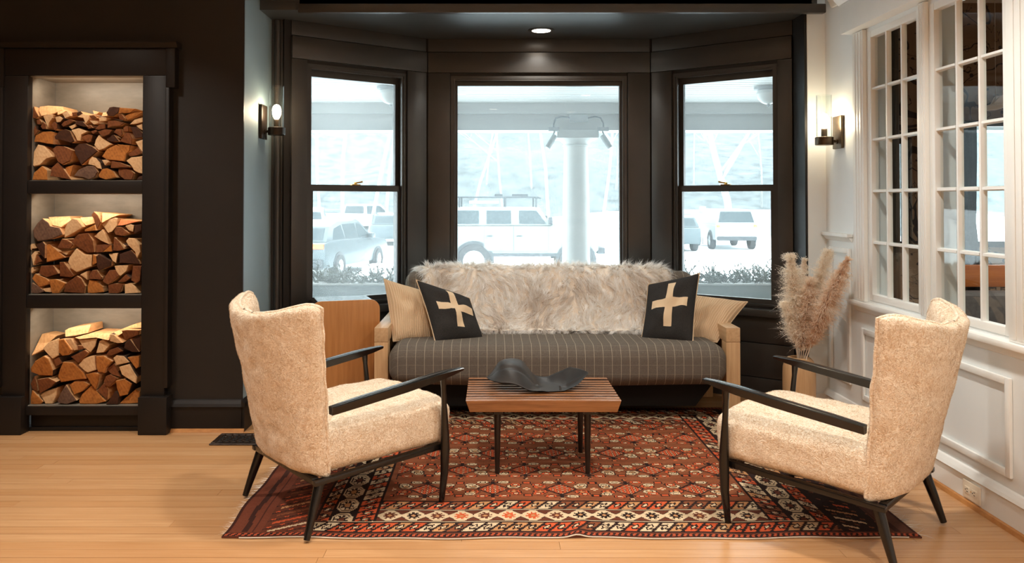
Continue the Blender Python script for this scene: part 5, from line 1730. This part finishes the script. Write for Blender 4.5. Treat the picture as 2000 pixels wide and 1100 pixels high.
def armchair(loc, rz, label):
    ch = empty('armchair', loc, rz)
    tag(ch, label, 'armchair', 'cream shearling armchairs')
    sh_ = M['shearling']
    eb = M['ebony']
    # seat cushion
    def dseat(p):
        t = (p.y + .31) / .62
        bow = 0.012 * (1 - (p.x / .29) ** 2) * (1 if p.z > 0 else 0)
        return Vector((p.x * (0.97 + .03 * t), p.y + .055, p.z + .312 + bow + .022 * (t - .5)))
    v, f = rbox(.575, .62, .178, .050, m=(20, 22, 5), k=4, deform=dseat)
    v = roughen(v, .006, 16, 1)
    seat = obj('seat', v, f, sh_, ch, True)
    # wing back: a slab that curls forward at both sides
    ang = lambda n: [math.sin(PI / 2 * (-1 + 2 * i / n)) * .6 + (-1 + 2 * i / n) * .4 for i in range(n + 1)]
    us, vs_ = ang(40), ang(46)

    def fb(u, v, sd):
        t = (v + 1) / 2
        au = abs(u)
        hw = .288 + .030 * t
        x = hw * (u - .06 * u * (1 - t))
        wing = (.050 + .095 * t) * au ** 2.6
        yc = -.252 - .150 * t + wing
        # hip of the back: slight outward belly
        top = .812 + .060 * au ** 2.2 - .030 * max(0, (au - .84) / .16) ** 2
        z = .200 + t * (top - .200)
        h = .050 * (max(0, 1 - au ** 9)) ** .5 * (max(0, 1 - abs(v) ** 22)) ** .5
        sl = (.050 + .095 * t) * 2.6 * au ** 1.6 / hw * (1 if u > 0 else -1)
        nrm = Vector((-sl, 1, 0)).normalized()
        return Vector((x, yc, z)) + Vector((nrm.x, nrm.y, -.12)) * (h * sd)
    v, f = grid_slab(fb, us, vs_)
    v = roughen(v, .006, 15, 4)
    back = obj('backrest', v, f, sh_, ch, True)
    # welt along the rim of the wings and the top
    rim = []
    for q in np.linspace(-.94, 1, 34):
        rim.append(fb(1, q, 1))
    for q in np.linspace(.97, -.97, 40):
        rim.append(fb(q, 1, 1))
    for q in np.linspace(1, -.94, 34):
        rim.append(fb(-1, q, 1))
    rim = roughen(rim, .006, 15, 4)
    MB().tube(rim, .0062, 7).build('welt', sh_, back, smooth=True)
    # shearling pile: short curled tufts
    for (part, n, sd) in ((seat, 30000, 1), (back, 42000, 2)):
        P, Nn = scatter(part.data, n, sd, keep=lambda P, Nn: P[:, 2] > .23)
        r = np.random.default_rng(sd)
        m = len(P)
        fld = np.sin(P * 60 + 1.7 * np.sin(P[:, [1, 2, 0]] * 43))
        tv = fld * .9 + r.normal(size=(m, 3)) * .6
        tv -= Nn * (tv * Nn).sum(1)[:, None]
        D = unit(unit(tv) * .8 + Nn * r.uniform(.35, .7, m)[:, None])
        b2 = unit(np.cross(Nn, tv)) * np.sign(r.normal(size=m))[:, None]
        bend = b2 * .8 - Nn * .25
        tone = r.random(m) * .75 + .25 * (fld[:, 0] * .5 + .5)
        a, b = np.array(srgb(196, 168, 134)[:3]), np.array(srgb(242, 228, 208)[:3])
        ribbons('shearling_pile', P - Nn * .001, D, Nn, r.uniform(.006, .013, m), r.uniform(.0016, .0028, m), M['pile'], part, bend=bend, segs=2,
                cols=a + (b - a) * tone[:, None], seed=sd, soft=1.0)
    # frame
    for s in (-1, 1):
        MB().add([(s * x, y, z) for (x, y, z) in [(.262, -.27, .186), (.290, -.27, .186), (.290, .315, .212), (.262, .315, .212), (.262, -.27, .205), (.290, -.27, .205), (.290, .315, .238), (.262, .315, .238)]],
                 [(0, 1, 2, 3), (7, 6, 5, 4), (0, 4, 5, 1), (1, 5, 6, 2), (2, 6, 7, 3), (3, 7, 4, 0)]).build('side_rail', eb, ch, bevel=.004)
        MB().tube([(s * .292, .300, .0), (s * .3035, .307, .12), (s * .306, .308, .21), (s * .307, .307, .28), (s * .311, .300, .40), (s * .314, .294, .47), (s * .316, .292, .508), (s * .317, .292, .522)],
                  [.0115, .0165, .0195, .0180, .0115, .0105, .0135, .0185], 14).build('front_leg', eb, ch, smooth=True)
        MB().tube([(s * .262, -.235, .200), (s * .274, -.268, .10), (s * .285, -.300, .0)], [.0205, .0170, .0120], 14).build('rear_leg', eb, ch, smooth=True)
        # arm: sloping rail with a shallow groove, tapering to a tip at the front
        arm = MB()
        secs = [(-.212, .459, .019, .0150), (-.10, .475, .0225, .0165), (.10, .501, .0245, .0165), (.25, .521, .0250, .0150), (.33, .5315, .0235, .0110), (.385, .539, .019, .0055)]
        vs2, fs2 = [], []
        for (y, z, wv, hv) in secs:
            zt = z + hv
            for (a, b) in [(-wv, zt - .002), (-wv * .8, zt), (-wv * .18, zt), (0, zt - .0045), (wv * .18, zt), (wv * .8, zt), (wv, zt - .002), (wv * .72, z - hv), (-wv * .72, z - hv)]:
                vs2.append((s * (.3165 - .016 * max(0, min(1, (.10 - y) / .31))) + a, y, b))
        n = 9
        for i in range(len(secs) - 1):
            for k_ in range(n):
                fs2.append((i * n + k_, i * n + (k_ + 1) % n, (i + 1) * n + (k_ + 1) % n, (i + 1) * n + k_))
        fs2.append(tuple(range(n)))
        fs2.append(tuple((len(secs) - 1) * n + k_ for k_ in range(n)))
        obj('arm', vs2, fs2, eb, ch, 40)
    MB().box(-.262, .262, -.268, -.240, .186, .210).build('rear_rail', eb, ch, bevel=.004)
    MB().box(-.262, .262, .285, .312, .205, .235).build('front_rail', eb, ch, bevel=.004)
    return ch


ch1 = armchair((-0.626, 3.330, 0.009), math.radians(39.4 - 90), 'cream shearling wingback armchair on the left, beside the log store')
ch2 = copy_tree(ch1)
ch2.location = (1.329, 3.085, 0.009)
ch2.rotation_euler = (0, 0, math.radians(136.2 - 90))
ch2['label'] = 'cream shearling wingback armchair on the right, beside the white panelled wall'

# ================================================================== SOFA
sf = empty('sofa', (0.37, 4.8, 0))
tag(sf, 'charcoal checked sofa with pale oak frame in front of the bay windows', 'sofa')
sl = lambda p: p - Vector((0.37, 4.8, 0))
for s in (-1, 1):
    x0, x1 = (-.666, -.588) if s < 0 else (1.324, 1.404)
    MB(sl).box(x0, x1, 4.50, 4.59, .010, .449).build('front_post', M['oak'], sf, bevel=.004)
    MB(sl).box(x0, x1, 5.06, 5.15, .002, .449).build('rear_post', M['oak'], sf, bevel=.004)
    MB(sl).box(x0, x1, 4.50, 5.15, .4495, .530).build('arm_rail', M['oak_x'], sf, bevel=.004)
    MB(sl).box(x0, x1, 4.5905, 5.0595, .26, .3395).build('side_rail', M['oak_x'], sf, bevel=.004)
    MB(sl).box(x0 + .02, x1 - .02, 4.5905, 5.0595, .340, .449).build('side_panel', M['oak_x'], sf)


def dsc(p):
    crown = .010 * (1 - (p.x / .96) ** 2) if p.z > 0 else 0
    sag = -.006 * math.cos(p.x * 3.2)
    return Vector((p.x, p.y, p.z + crown + sag * (p.y < 0)))


v, f = rbox(1.896, .62, .228, .085, m=(40, 12, 4), k=5, deform=dsc)
sc_ = obj('seat_cushion', v, f, M['plaid'], sf, True)
sc_.location = sl(Vector((.368, 4.715, .326)))


def dbk(p):
    return Vector((p.x * (1 - .012 * (p.z / .2)), p.y + .22 * (p.z + .19), p.z))


v, f = rbox(1.84, .17, .47, .06, m=(40, 4, 10), k=4, deform=dbk)
bk = obj('back_cushion', v, f, M['plaid'], sf, True)
bk.location = sl(Vector((.363, 4.985, .565)))
MB(sl).prism([(-.56, .215), (1.30, .215), (1.18, .06), (-.44, .06)], 'y', 4.62, 5.08).build('base', M['dark_under'], sf)
MB(sl).box(-.587, 1.323, 4.60, 4.64, .19, .2105).build('front_rail', M['dark_under'], sf)

# ---- fur throw over the back
th = empty('fur_throw', (.37, 5.0, .44))
tag(th, 'long-haired cream fur throw draped over the back of the sofa', 'throw')
tl_ = lambda p: p - Vector((.37, 5.0, .44))
path = [(5.185, .60), (5.190, .70), (5.180, .775), (5.140, .812), (5.075, .812), (5.030, .795), (4.995, .755), (4.970, .69), (4.945, .62), (4.915, .55), (4.885, .485), (4.86, .452), (4.80, .450)]
pp = [Vector((0, a, b)) for a, b in path]
acc = [0]
for i in range(1, len(pp)):
    acc.append(acc[-1] + (pp[i] - pp[i - 1]).length)


def on(s):
    s *= acc[-1]
    for i in range(1, len(pp)):
        if s <= acc[i] + 1e-9:
            return pp[i - 1].lerp(pp[i], (s - acc[i - 1]) / (acc[i] - acc[i - 1]))
    return pp[-1].copy()


def fth(u, v, sd):
    s = (v + 1) / 2
    p = on(s)
    q0, q1 = on(max(0, s - .02)), on(min(1, s + .02))
    tg = (q1 - q0).normalized()
    nr = Vector((0, tg.z, -tg.y))
    # edges: wide over the top, drawn in and wavy lower down
    lo_x = -.455 + (.30 * max(0, s - .45) ** 1.1) + .02 * math.sin(s * 17)
    hi_x = 1.105 - (.34 * max(0, s - .45) ** 1.1) + .02 * math.sin(s * 14 + 1)
    t = (u + 1) / 2
    x = lo_x + (hi_x - lo_x) * t
    b = .012 + .010 * mnoise.noise(Vector((x * 5, s * 5, 2)))
    h = .006 * max(0, 1 - u ** 8) ** .5 * max(0, 1 - v ** 10) ** .5
    return Vector((x, p.y, p.z)) + nr * (b + .004 + h * sd)


lin = lambda n: [-1 + 2 * i / n for i in range(n + 1)]
v, f = grid_slab(fth, lin(60), lin(48))
hide = obj('hide', [tl_(p) for p in v], f, M['hide'], th, True)
P, Nn = scatter(hide.data, 150000, 8)
W3 = P + np.array([.37, 5.0, .44])
keepm = ((Nn[:, 1] < 0.35) | (Nn[:, 2] > .3))
P, Nn, W3 = P[keepm], Nn[keepm], W3[keepm]
mm_ = len(P)
r = np.random.default_rng(11)
# locks: every hair leans towards the tip of the lock it belongs to
TC, TN = scatter(hide.data, 4200, 31)
from mathutils.kdtree import KDTree
kd = KDTree(len(TC))
for i, q in enumerate(TC):
    kd.insert(q, i)
kd.balance()
own = np.array([kd.find(q)[1] for q in P])
fl1 = np.array([[mnoise.noise(Vector((a * 5.5, c * 5.5, 1.3))), mnoise.noise(Vector((a * 5.5, c * 5.5, 8.1)))] for a, b, c in TC])
dn = np.tile([0., 0, -1], (len(TC), 1))
dn -= TN * (dn * TN).sum(1)[:, None]
topm = np.abs(TN[:, 2]) > .75
dn[topm] += np.array([0, -.6, 0])
dn = unit(dn + 1e-6)
sd = unit(np.cross(TN, dn))
rt = r.normal(size=(len(TC), 3))
TD = unit(dn * (.8 + fl1[:, 1:] * .9) + TN * r.uniform(.15, .55, len(TC))[:, None] + sd * (fl1[:, :1] * 2.2) + rt * .38)
wx = TC[:, 0] + .37
edge_l = np.clip(1 - (wx + .46) / .10, 0, 1) - np.clip(1 - (1.11 - wx) / .10, 0, 1)
TD = unit(TD + np.stack([-edge_l * 1.2, 0 * edge_l, 0 * edge_l], 1))
TL_ = r.uniform(.036, .066, len(TC))
aim = (TC + TD * TL_[:, None])[own] + r.normal(size=(mm_, 3)) * .011
D = aim - P
L_ = np.linalg.norm(D, axis=1) * r.uniform(.75, 1.1, mm_)
D = unit(D)
bend = (dn[own] * .25 + r.normal(size=(mm_, 3)) * .10 + np.array([0, 0, -.15])) 
D = unit(D - bend * .3)
spot_ = np.array([mnoise.noise(Vector((a * 6 + 5, c * 6, 4.4))) for a, b, c in TC])
ttone = np.clip(.95 + r.normal(size=len(TC)) * .06 - np.clip(spot_ - .2, 0, 1) * .6, 0, 1)
tone = np.clip(ttone[own] + r.normal(size=mm_) * .10 - (r.random(mm_) < .012 + .07 * (spot_[own] > .2)) * .9, 0, 1)
c0, c1_ = np.array(srgb(190, 168, 144)[:3]), np.array(srgb(255, 255, 254)[:3])
ribbons('fur', P, D, Nn, L_, r.uniform(.0020, .0036, mm_), M['fur'], th, bend=bend, segs=3, cols=c0 + (c1_ - c0) * tone[:, None], seed=12, soft=.9)

# ================================================================== PILLOWS


def linen_stripe():
    k = N('beige_striped_linen')
    uv = k.n('ShaderNodeUVMap')
    sp = k.n('ShaderNodeSeparateXYZ')
    k.l(uv.outputs['UV'], sp.inputs[0])
    a = k.math('SINE', k.math('MULTIPLY', sp.outputs[0], 150.0))
    b = k.math('SINE', k.math('MULTIPLY', sp.outputs[1], 340.0))
    h = k.math('ADD', k.math('MULTIPLY', a, .5), k.math('MULTIPLY', b, .18))
    f = k.math('ADD', k.math('MULTIPLY', h, .5), .5)
    k.l(k.mix(f, srgb(196, 164, 128), srgb(226, 200, 168)), k.b.inputs['Base Color'])
    k.b.inputs['Roughness'].default_value = .9
    k.b.inputs['Specular IOR Level'].default_value = .15
    bp = k.n('ShaderNodeBump', Strength=.5, Distance=.004)
    k.l(h, bp.inputs['Height'])
    k.l(bp.outputs['Normal'], k.b.inputs['Normal'])
    return k.m


def cross_cloth():
    k = N('charcoal_cloth_with_cream_cross')
    uv = k.n('ShaderNodeUVMap')
    sp = k.n('ShaderNodeSeparateXYZ')
    k.l(uv.outputs['UV'], sp.inputs[0])
    a = k.math('ABSOLUTE', k.math('SUBTRACT', sp.outputs[0], .52))
    b = k.math('ABSOLUTE', k.math('SUBTRACT', sp.outputs[1], .53))
    v1 = k.math('MULTIPLY', k.math('LESS_THAN', a, .075), k.math('LESS_THAN', b, .36))
    v2 = k.math('MULTIPLY', k.math('LESS_THAN', b, .070), k.math('LESS_THAN', a, .36))
    m_ = k.math('MAXIMUM', v1, v2)
    nz = k.n('ShaderNodeTexNoise', Scale=240.0, Detail=2.0)
    k.l(k.mapping('Object'), nz.inputs['Vector'])
    base = k.mix(nz.outputs['Fac'], srgb(30, 31, 33), srgb(66, 64, 62))
    k.l(k.mix(m_, base, srgb(222, 198, 166)), k.b.inputs['Base Color'])
    k.b.inputs['Roughness'].default_value = .92
    k.b.inputs['Specular IOR Level'].default_value = .12
    bp = k.n('ShaderNodeBump', Strength=.4, Distance=.003)
    k.l(nz.outputs['Fac'], bp.inputs['Height'])
    k.l(bp.outputs['Normal'], k.b.inputs['Normal'])
    return k.m


M['linen'] = linen_stripe()
M['cross'] = cross_cloth()
M['linen_back'] = pm('cream_linen_backing', srgb(216, 192, 160), srgb(204, 178, 146), ns=40, rough=.92)


def pillow(label, TL, TR, BR, BL, thick, front, back, seed, puff=.05):
    TL, TR, BR, BL = [px(*q) for q in (TL, TR, BR, BL)]
    ctr = (TL + TR + BR + BL) / 4
    n = (TR - BL).cross(TL - BR).normalized()
    if n.y > 0:
        n = -n
    e_ = empty('pillow', ctr)
    tag(e_, label, 'cushion', 'sofa cushions')
    sidev = []

    def bil(u, v):
        s, t = (u + 1) / 2, (v + 1) / 2
        # soft pillow: sides drawn in between the corners
        s2 = .5 + (s - .5) * (1 - puff * (1 - v * v))
        t2 = .5 + (t - .5) * (1 - puff * (1 - u * u))
        return (BL * (1 - s2) + BR * s2) * (1 - t2) + (TL * (1 - s2) + TR * s2) * t2
    g = [math.sin(PI / 2 * (-1 + 2 * i / 26)) for i in range(27)]
    for name, mat, sg in (('front', front, 1), ('back', back, -1)):
        vs, fs, uv = [], [], []
        for v in g:
            for u in g:
                h = thick * (max(0, 1 - u * u) * max(0, 1 - v * v)) ** .5
                cr = .012 * mnoise.noise(Vector((u * 2.2, v * 2.2, seed))) * (1 - u * u) * (1 - v * v) * 3
                vs.append(bil(u, v) + n * (sg * (h * (1.0 if sg > 0 else .8)) + cr * sg) - ctr)
                uv.append(((u + 1) / 2, (v + 1) / 2))
        m = len(g)
        for j in range(m - 1):
            for i in range(m - 1):
                q = (j * m + i, j * m + i + 1, (j + 1) * m + i + 1, (j + 1) * m + i)
                fs.append(q if sg > 0 else q[::-1])
        o = obj(name, vs, fs, mat, e_, True, recalc=False)
        l = o.data.uv_layers.new(name='UVMap')
        for lp in o.data.loops:
            l.data[lp.index].uv = uv[lp.vertex_index]
    edge = [bil(u, -1) for u in g] + [bil(1, v) for v in g[1:]] + [bil(u, 1) for u in g[::-1][1:]] + [bil(-1, v) for v in g[::-1][1:]]
    MB().tube([p - ctr for p in edge], .004, 6).build('seam', back, e_, smooth=True)
    return e_


pillow('beige striped pillow against the left arm of the sofa', (750, 545, 4.84), (838, 572, 4.96), (852, 667, 4.74), (768, 667, 4.62), .082, M['linen'], M['linen_back'], 1)
pillow('charcoal pillow with cream cross on the left end of the sofa', (813, 547, 4.79), (917, 583, 4.86), (946, 667, 4.70), (850, 668, 4.56), .078, M['cross'], M['linen_back'], 2)
pillow('beige striped pillow against the right arm of the sofa', (1345, 575, 4.95), (1460, 590, 4.80), (1400, 669, 4.62), (1330, 669, 4.78), .075, M['linen'], M['linen_back'], 3)
pillow('charcoal pillow with cream cross on the right end of the sofa', (1266, 556, 4.88), (1366, 534, 4.80), (1353, 670, 4.55), (1252, 667, 4.68), .075, M['cross'], M['linen_back'], 4)

# ================================================================== SIDE TABLE
st = empty('side_table', (-1.045, 4.61, 0), math.radians(19))
tag(st, 'oak fronted side table with rounded top corners between left armchair and sofa', 'side table')


def rrect(w_, h, r, x0=0.0, z0=0.0, n=7):
    pts = [(x0, z0), (x0 + w_, z0)]
    pts += [(x0 + w_ - r + r * math.cos(a), z0 + h - r + r * math.sin(a)) for a in np.linspace(0, PI / 2, n)]
    pts += [(x0 + r + r * math.cos(a), z0 + h - r + r * math.sin(a)) for a in np.linspace(PI / 2, PI, n)]
    return pts


MB().prism(rrect(.396, .660, .055), 'y', 0.016, .26).build('shell', M['table_shell'], st, smooth=True)
MB().prism(rrect(.402, .663, .057, -.003), 'y', 0.0, .0155).build('front_panel', M['panel_oak'], st, bevel=.003)

# ================================================================== SLATTED TABLE
tb = empty('coffee_table', (0.23, 3.785, 0.0085))
tag(tb, 'low walnut slatted coffee table on tapered dark legs in the middle of the rug', 'coffee table')
ZT = .350
ny_ = 10
dpt = .463
pit = dpt / ny_
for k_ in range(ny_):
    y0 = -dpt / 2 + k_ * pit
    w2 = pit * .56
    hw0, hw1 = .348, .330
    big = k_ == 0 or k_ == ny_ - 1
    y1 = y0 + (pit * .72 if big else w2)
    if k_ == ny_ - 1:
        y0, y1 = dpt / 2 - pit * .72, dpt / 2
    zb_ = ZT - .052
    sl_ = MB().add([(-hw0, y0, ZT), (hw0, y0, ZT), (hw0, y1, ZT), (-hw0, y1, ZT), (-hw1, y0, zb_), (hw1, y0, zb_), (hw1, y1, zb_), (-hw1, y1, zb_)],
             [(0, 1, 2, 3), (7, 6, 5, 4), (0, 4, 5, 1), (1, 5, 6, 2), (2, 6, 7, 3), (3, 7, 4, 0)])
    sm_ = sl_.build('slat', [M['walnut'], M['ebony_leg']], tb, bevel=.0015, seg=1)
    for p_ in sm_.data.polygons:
        # shade of the gaps is painted dark on the inner flanks
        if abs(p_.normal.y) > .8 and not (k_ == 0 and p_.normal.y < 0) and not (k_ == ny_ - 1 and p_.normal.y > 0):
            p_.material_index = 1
for x in (-.20, .20):
    MB().box(x - .02, x + .02, -dpt / 2 + .032, dpt / 2 - .032, ZT - .070, ZT - .0525).build('cross_bar', M['ebony_leg'], tb)
for sx_ in (-1, 1):
    for sy_ in (-1, 1):
        MB().tube([(sx_ * .205, sy_ * .150, ZT - .053), (sx_ * .206, sy_ * .150, .0)], [.0175, .0105], 14).build('leg', M['ebony_leg'], tb, smooth=True)

# ---- cast leaf on the table
lf = empty('leaf_bowl', (.23, 3.79, .3585))
tag(lf, 'dark curled leaf shaped bowl on the slatted coffee table', 'bowl')
up = [(951, 737, 3.80), (962, 726, 3.90), (976, 705, 3.93), (996, 701, 3.95), (1020, 706, 3.95), (1031, 716, 3.95), (1046, 734, 3.93), (1066, 737, 3.92), (1084, 728, 3.92), (1104, 722, 3.91), (1116, 718, 3.89), (1132, 720, 3.85), (1149, 728, 3.80)]
lw = [(951, 739, 3.79), (960, 745, 3.74), (975, 748, 3.71), (995, 751, 3.69), (1015, 757, 3.68), (1033, 762, 3.68), (1052, 765, 3.68), (1070, 766.5, 3.69), (1088, 766.5, 3.70), (1104, 764, 3.71), (1120, 757, 3.73), (1136, 744, 3.76), (1149, 729.5, 3.79)]
# signed bulge of the surface between the two rims (+ towards the ceiling)
bulge = [0, .010, .022, .030, .026, .012, -.008, -.018, -.024, -.024, -.018, -.010, 0]


def cr_(arr, t):
    t *= len(arr) - 1
    i = min(int(t), len(arr) - 2)
    f = t - i
    p0, p1, p2, p3 = [np.array(arr[max(0, min(len(arr) - 1, i + d))], float) for d in (-1, 0, 1, 2)]
    return .5 * ((2 * p1) + (-p0 + p2) * f + (2 * p0 - 5 * p1 + 4 * p2 - p3) * f * f + (-p0 + 3 * p1 - 3 * p2 + p3) * f ** 3)


upw = [tuple(px(*q)) for q in up]
lww = [tuple(px(*q)) for q in lw]


def leaf(u, v, sd):
    t, s = (u + 1) / 2, (v + 1) / 2
    a, b = cr_(lww, t), cr_(upw, t)
    bu = float(cr_([(q,) for q in bulge], t)[0])
    p = a * (1 - s) + b * s
    rib = -.009 * math.exp(-((s - .42) / .05) ** 2) * (1 - u ** 4) * (1 if t < .5 else -1)
    wavy = .004 * math.sin(t * 26) * abs(2 * s - 1) ** 3 * (1 - u ** 4)
    z = p[2] + bu * (1 - (2 * s - 1) ** 2) + rib + wavy
    z = max(z, .3612 + .0025)
    hth = .0022 * max(0, 1 - u ** 6) ** .5 * max(.15, 1 - v ** 8) ** .5
    return Vector((p[0], p[1], z + hth * sd)) - Vector((.23, 3.79, .3585))


v, f = grid_slab(leaf, lin(70), lin(26))
obj('leaf', v, f, M['leaf'], lf, True)
sp2 = px(1095, 768, 3.70)
s0 = Vector((sp2.x, 3.72, .3595)) - Vector((.23, 3.79, .3585))
MB().tube([s0 + Vector((0, 0, 0.001)), s0 + Vector((.002, .004, .012)), s0 + Vector((.0, .015, .02))], [.006, .0045, .004], 8).build('stem', M['leaf'], lf, smooth=True)

# ================================================================== VASE AND PAMPAS
VX_, VY_ = 1.735, 4.50
vz = MB().lathe([(.078, 0.0), (.086, .01), (.089, .06), (.089, .27), (.087, .31), (.078, .345), (.062, .362), (.050, .366), (.046, .362), (.046, .10), (.002, .095)], c=(0, 0, 0), n=40)
vase = vz.build('oak_vase', M['oak'], None, smooth=True)
vase.location = (VX_, VY_, 0.001)
tag(vase, 'turned pale oak vase on the floor beside the sofa', 'vase')
plumes = [  # tip pixel, tip distance, base of the plume as share of the stem, radius, blades, tone, label
    ((1543, 498), 4.46, .10, .046, 7600, .85, 'pale pampas plume on the left of the vase, nearest the dark wall'),
    ((1571, 506), 4.58, .50, .020, 2000, .75, 'small pampas plume standing between the two largest left plumes'),
    ((1617, 490), 4.44, .16, .040, 6400, .80, 'tall upright pampas plume at the back of the vase'),
    ((1656, 505), 4.18, .12, .038, 6400, .40, 'brownish pampas plume leaning right towards the white wall'),
    ((1584, 545), 4.40, .06, .042, 6200, .55, 'short broad pampas plume at the front of the vase'),
    ((1531, 590), 4.44, .25, .022, 2200, .95, 'thin white pampas plume leaning out low on the left'),
    ((1634, 560), 4.32, .12, .030, 3800, .30, 'darker pampas plume low on the right of the vase'),
]
for i, (tp, Yp, s0_, rad, nbl, tone, lab) in enumerate(plumes):
    tip = px(tp[0], tp[1], Yp)
    b0 = Vector((VX_ + .02 * math.cos(i * 2.4), VY_ + .02 * math.sin(i * 2.4), .12))
    b1 = Vector((VX_ + (tip.x - VX_) * .13, VY_ + (Yp - VY_) * .2, .375))
    e_ = empty('pampas_stem', b0)
    tag(e_, lab, 'dried grass', 'pampas plumes in the vase')
    # curve: stem, neck, tip
    ctl = b1 + (Vector((tip.x, Yp, tip.z)) - b1) * .55 + Vector(((VX_ - tip.x) * .16, 0, .02))
    crv = lambda t: (b1 * (1 - t) ** 2 + ctl * 2 * t * (1 - t) + tip * t * t)
    pts = [b0, b1] + [crv(t) for t in (.15, .3, .5, .7, .85, 1.0)]
    MB().tube([p - b0 for p in pts], [.0032] * 4 + [.0024, .002, .0015, .001], 6).build('stem', M['hide'], e_, smooth=True)
    r = np.random.default_rng(40 + i)
    t = s0_ + (1 - s0_) * r.random(nbl) ** .9
    base = np.array([tuple(crv(q)) for q in t]) - np.array(b0)
    tg = np.array([tuple((crv(min(1, q + .02)) - crv(q - .02)).normalized()) for q in t])
    rd = r.normal(size=(nbl, 3))
    rd = unit(rd - tg * (rd * tg).sum(1)[:, None])
    w_ = np.sin(np.clip((t - s0_) / (1 - s0_), 0, 1) ** .7 * PI * .84 + .34) * rad
    D = unit(tg * .95 + rd * .75)
    L = (w_ * 1.25 + .012) * r.uniform(.6, 1.3, nbl)
    clump = np.array([mnoise.noise(Vector(tuple(q * 45))) for q in base]) * 1.0
    L = L * (1 + clump)
    bend = rd * .35 + np.array([0, 0, -.55]) + r.normal(size=(nbl, 3)) * .22
    a, b = np.array(srgb(230, 192, 152)[:3]), np.array(srgb(255, 250, 240)[:3])
    tt = np.clip(tone + r.normal(size=nbl) * .16 + clump * .4, 0, 1)
    ribbons('plume', base, D, unit(rd + np.array([0, 0, .3])), L, r.uniform(.0024, .0052, nbl), M['plume'], e_, bend=bend, segs=3, cols=a + (b - a) * tt[:, None], seed=60 + i, soft=.6)
    # seed tufts along the hairs
    q2 = np.arange(nbl)
    tipsP = base + D * (L * .8)[:, None] + bend * (L * .64)[:, None]
    D2 = unit(tg * .5 + rd + r.normal(size=(nbl, 3)) * .8)
    ribbons('plume_tuft', tipsP, D2, unit(rd + np.array([0, 0, .3])), np.full(nbl, .009), np.full(nbl, .0032), M['plume'], e_, segs=1, cols=a + (b - a) * np.clip(tt + .15, 0, 1)[:, None], seed=90 + i, soft=.6)
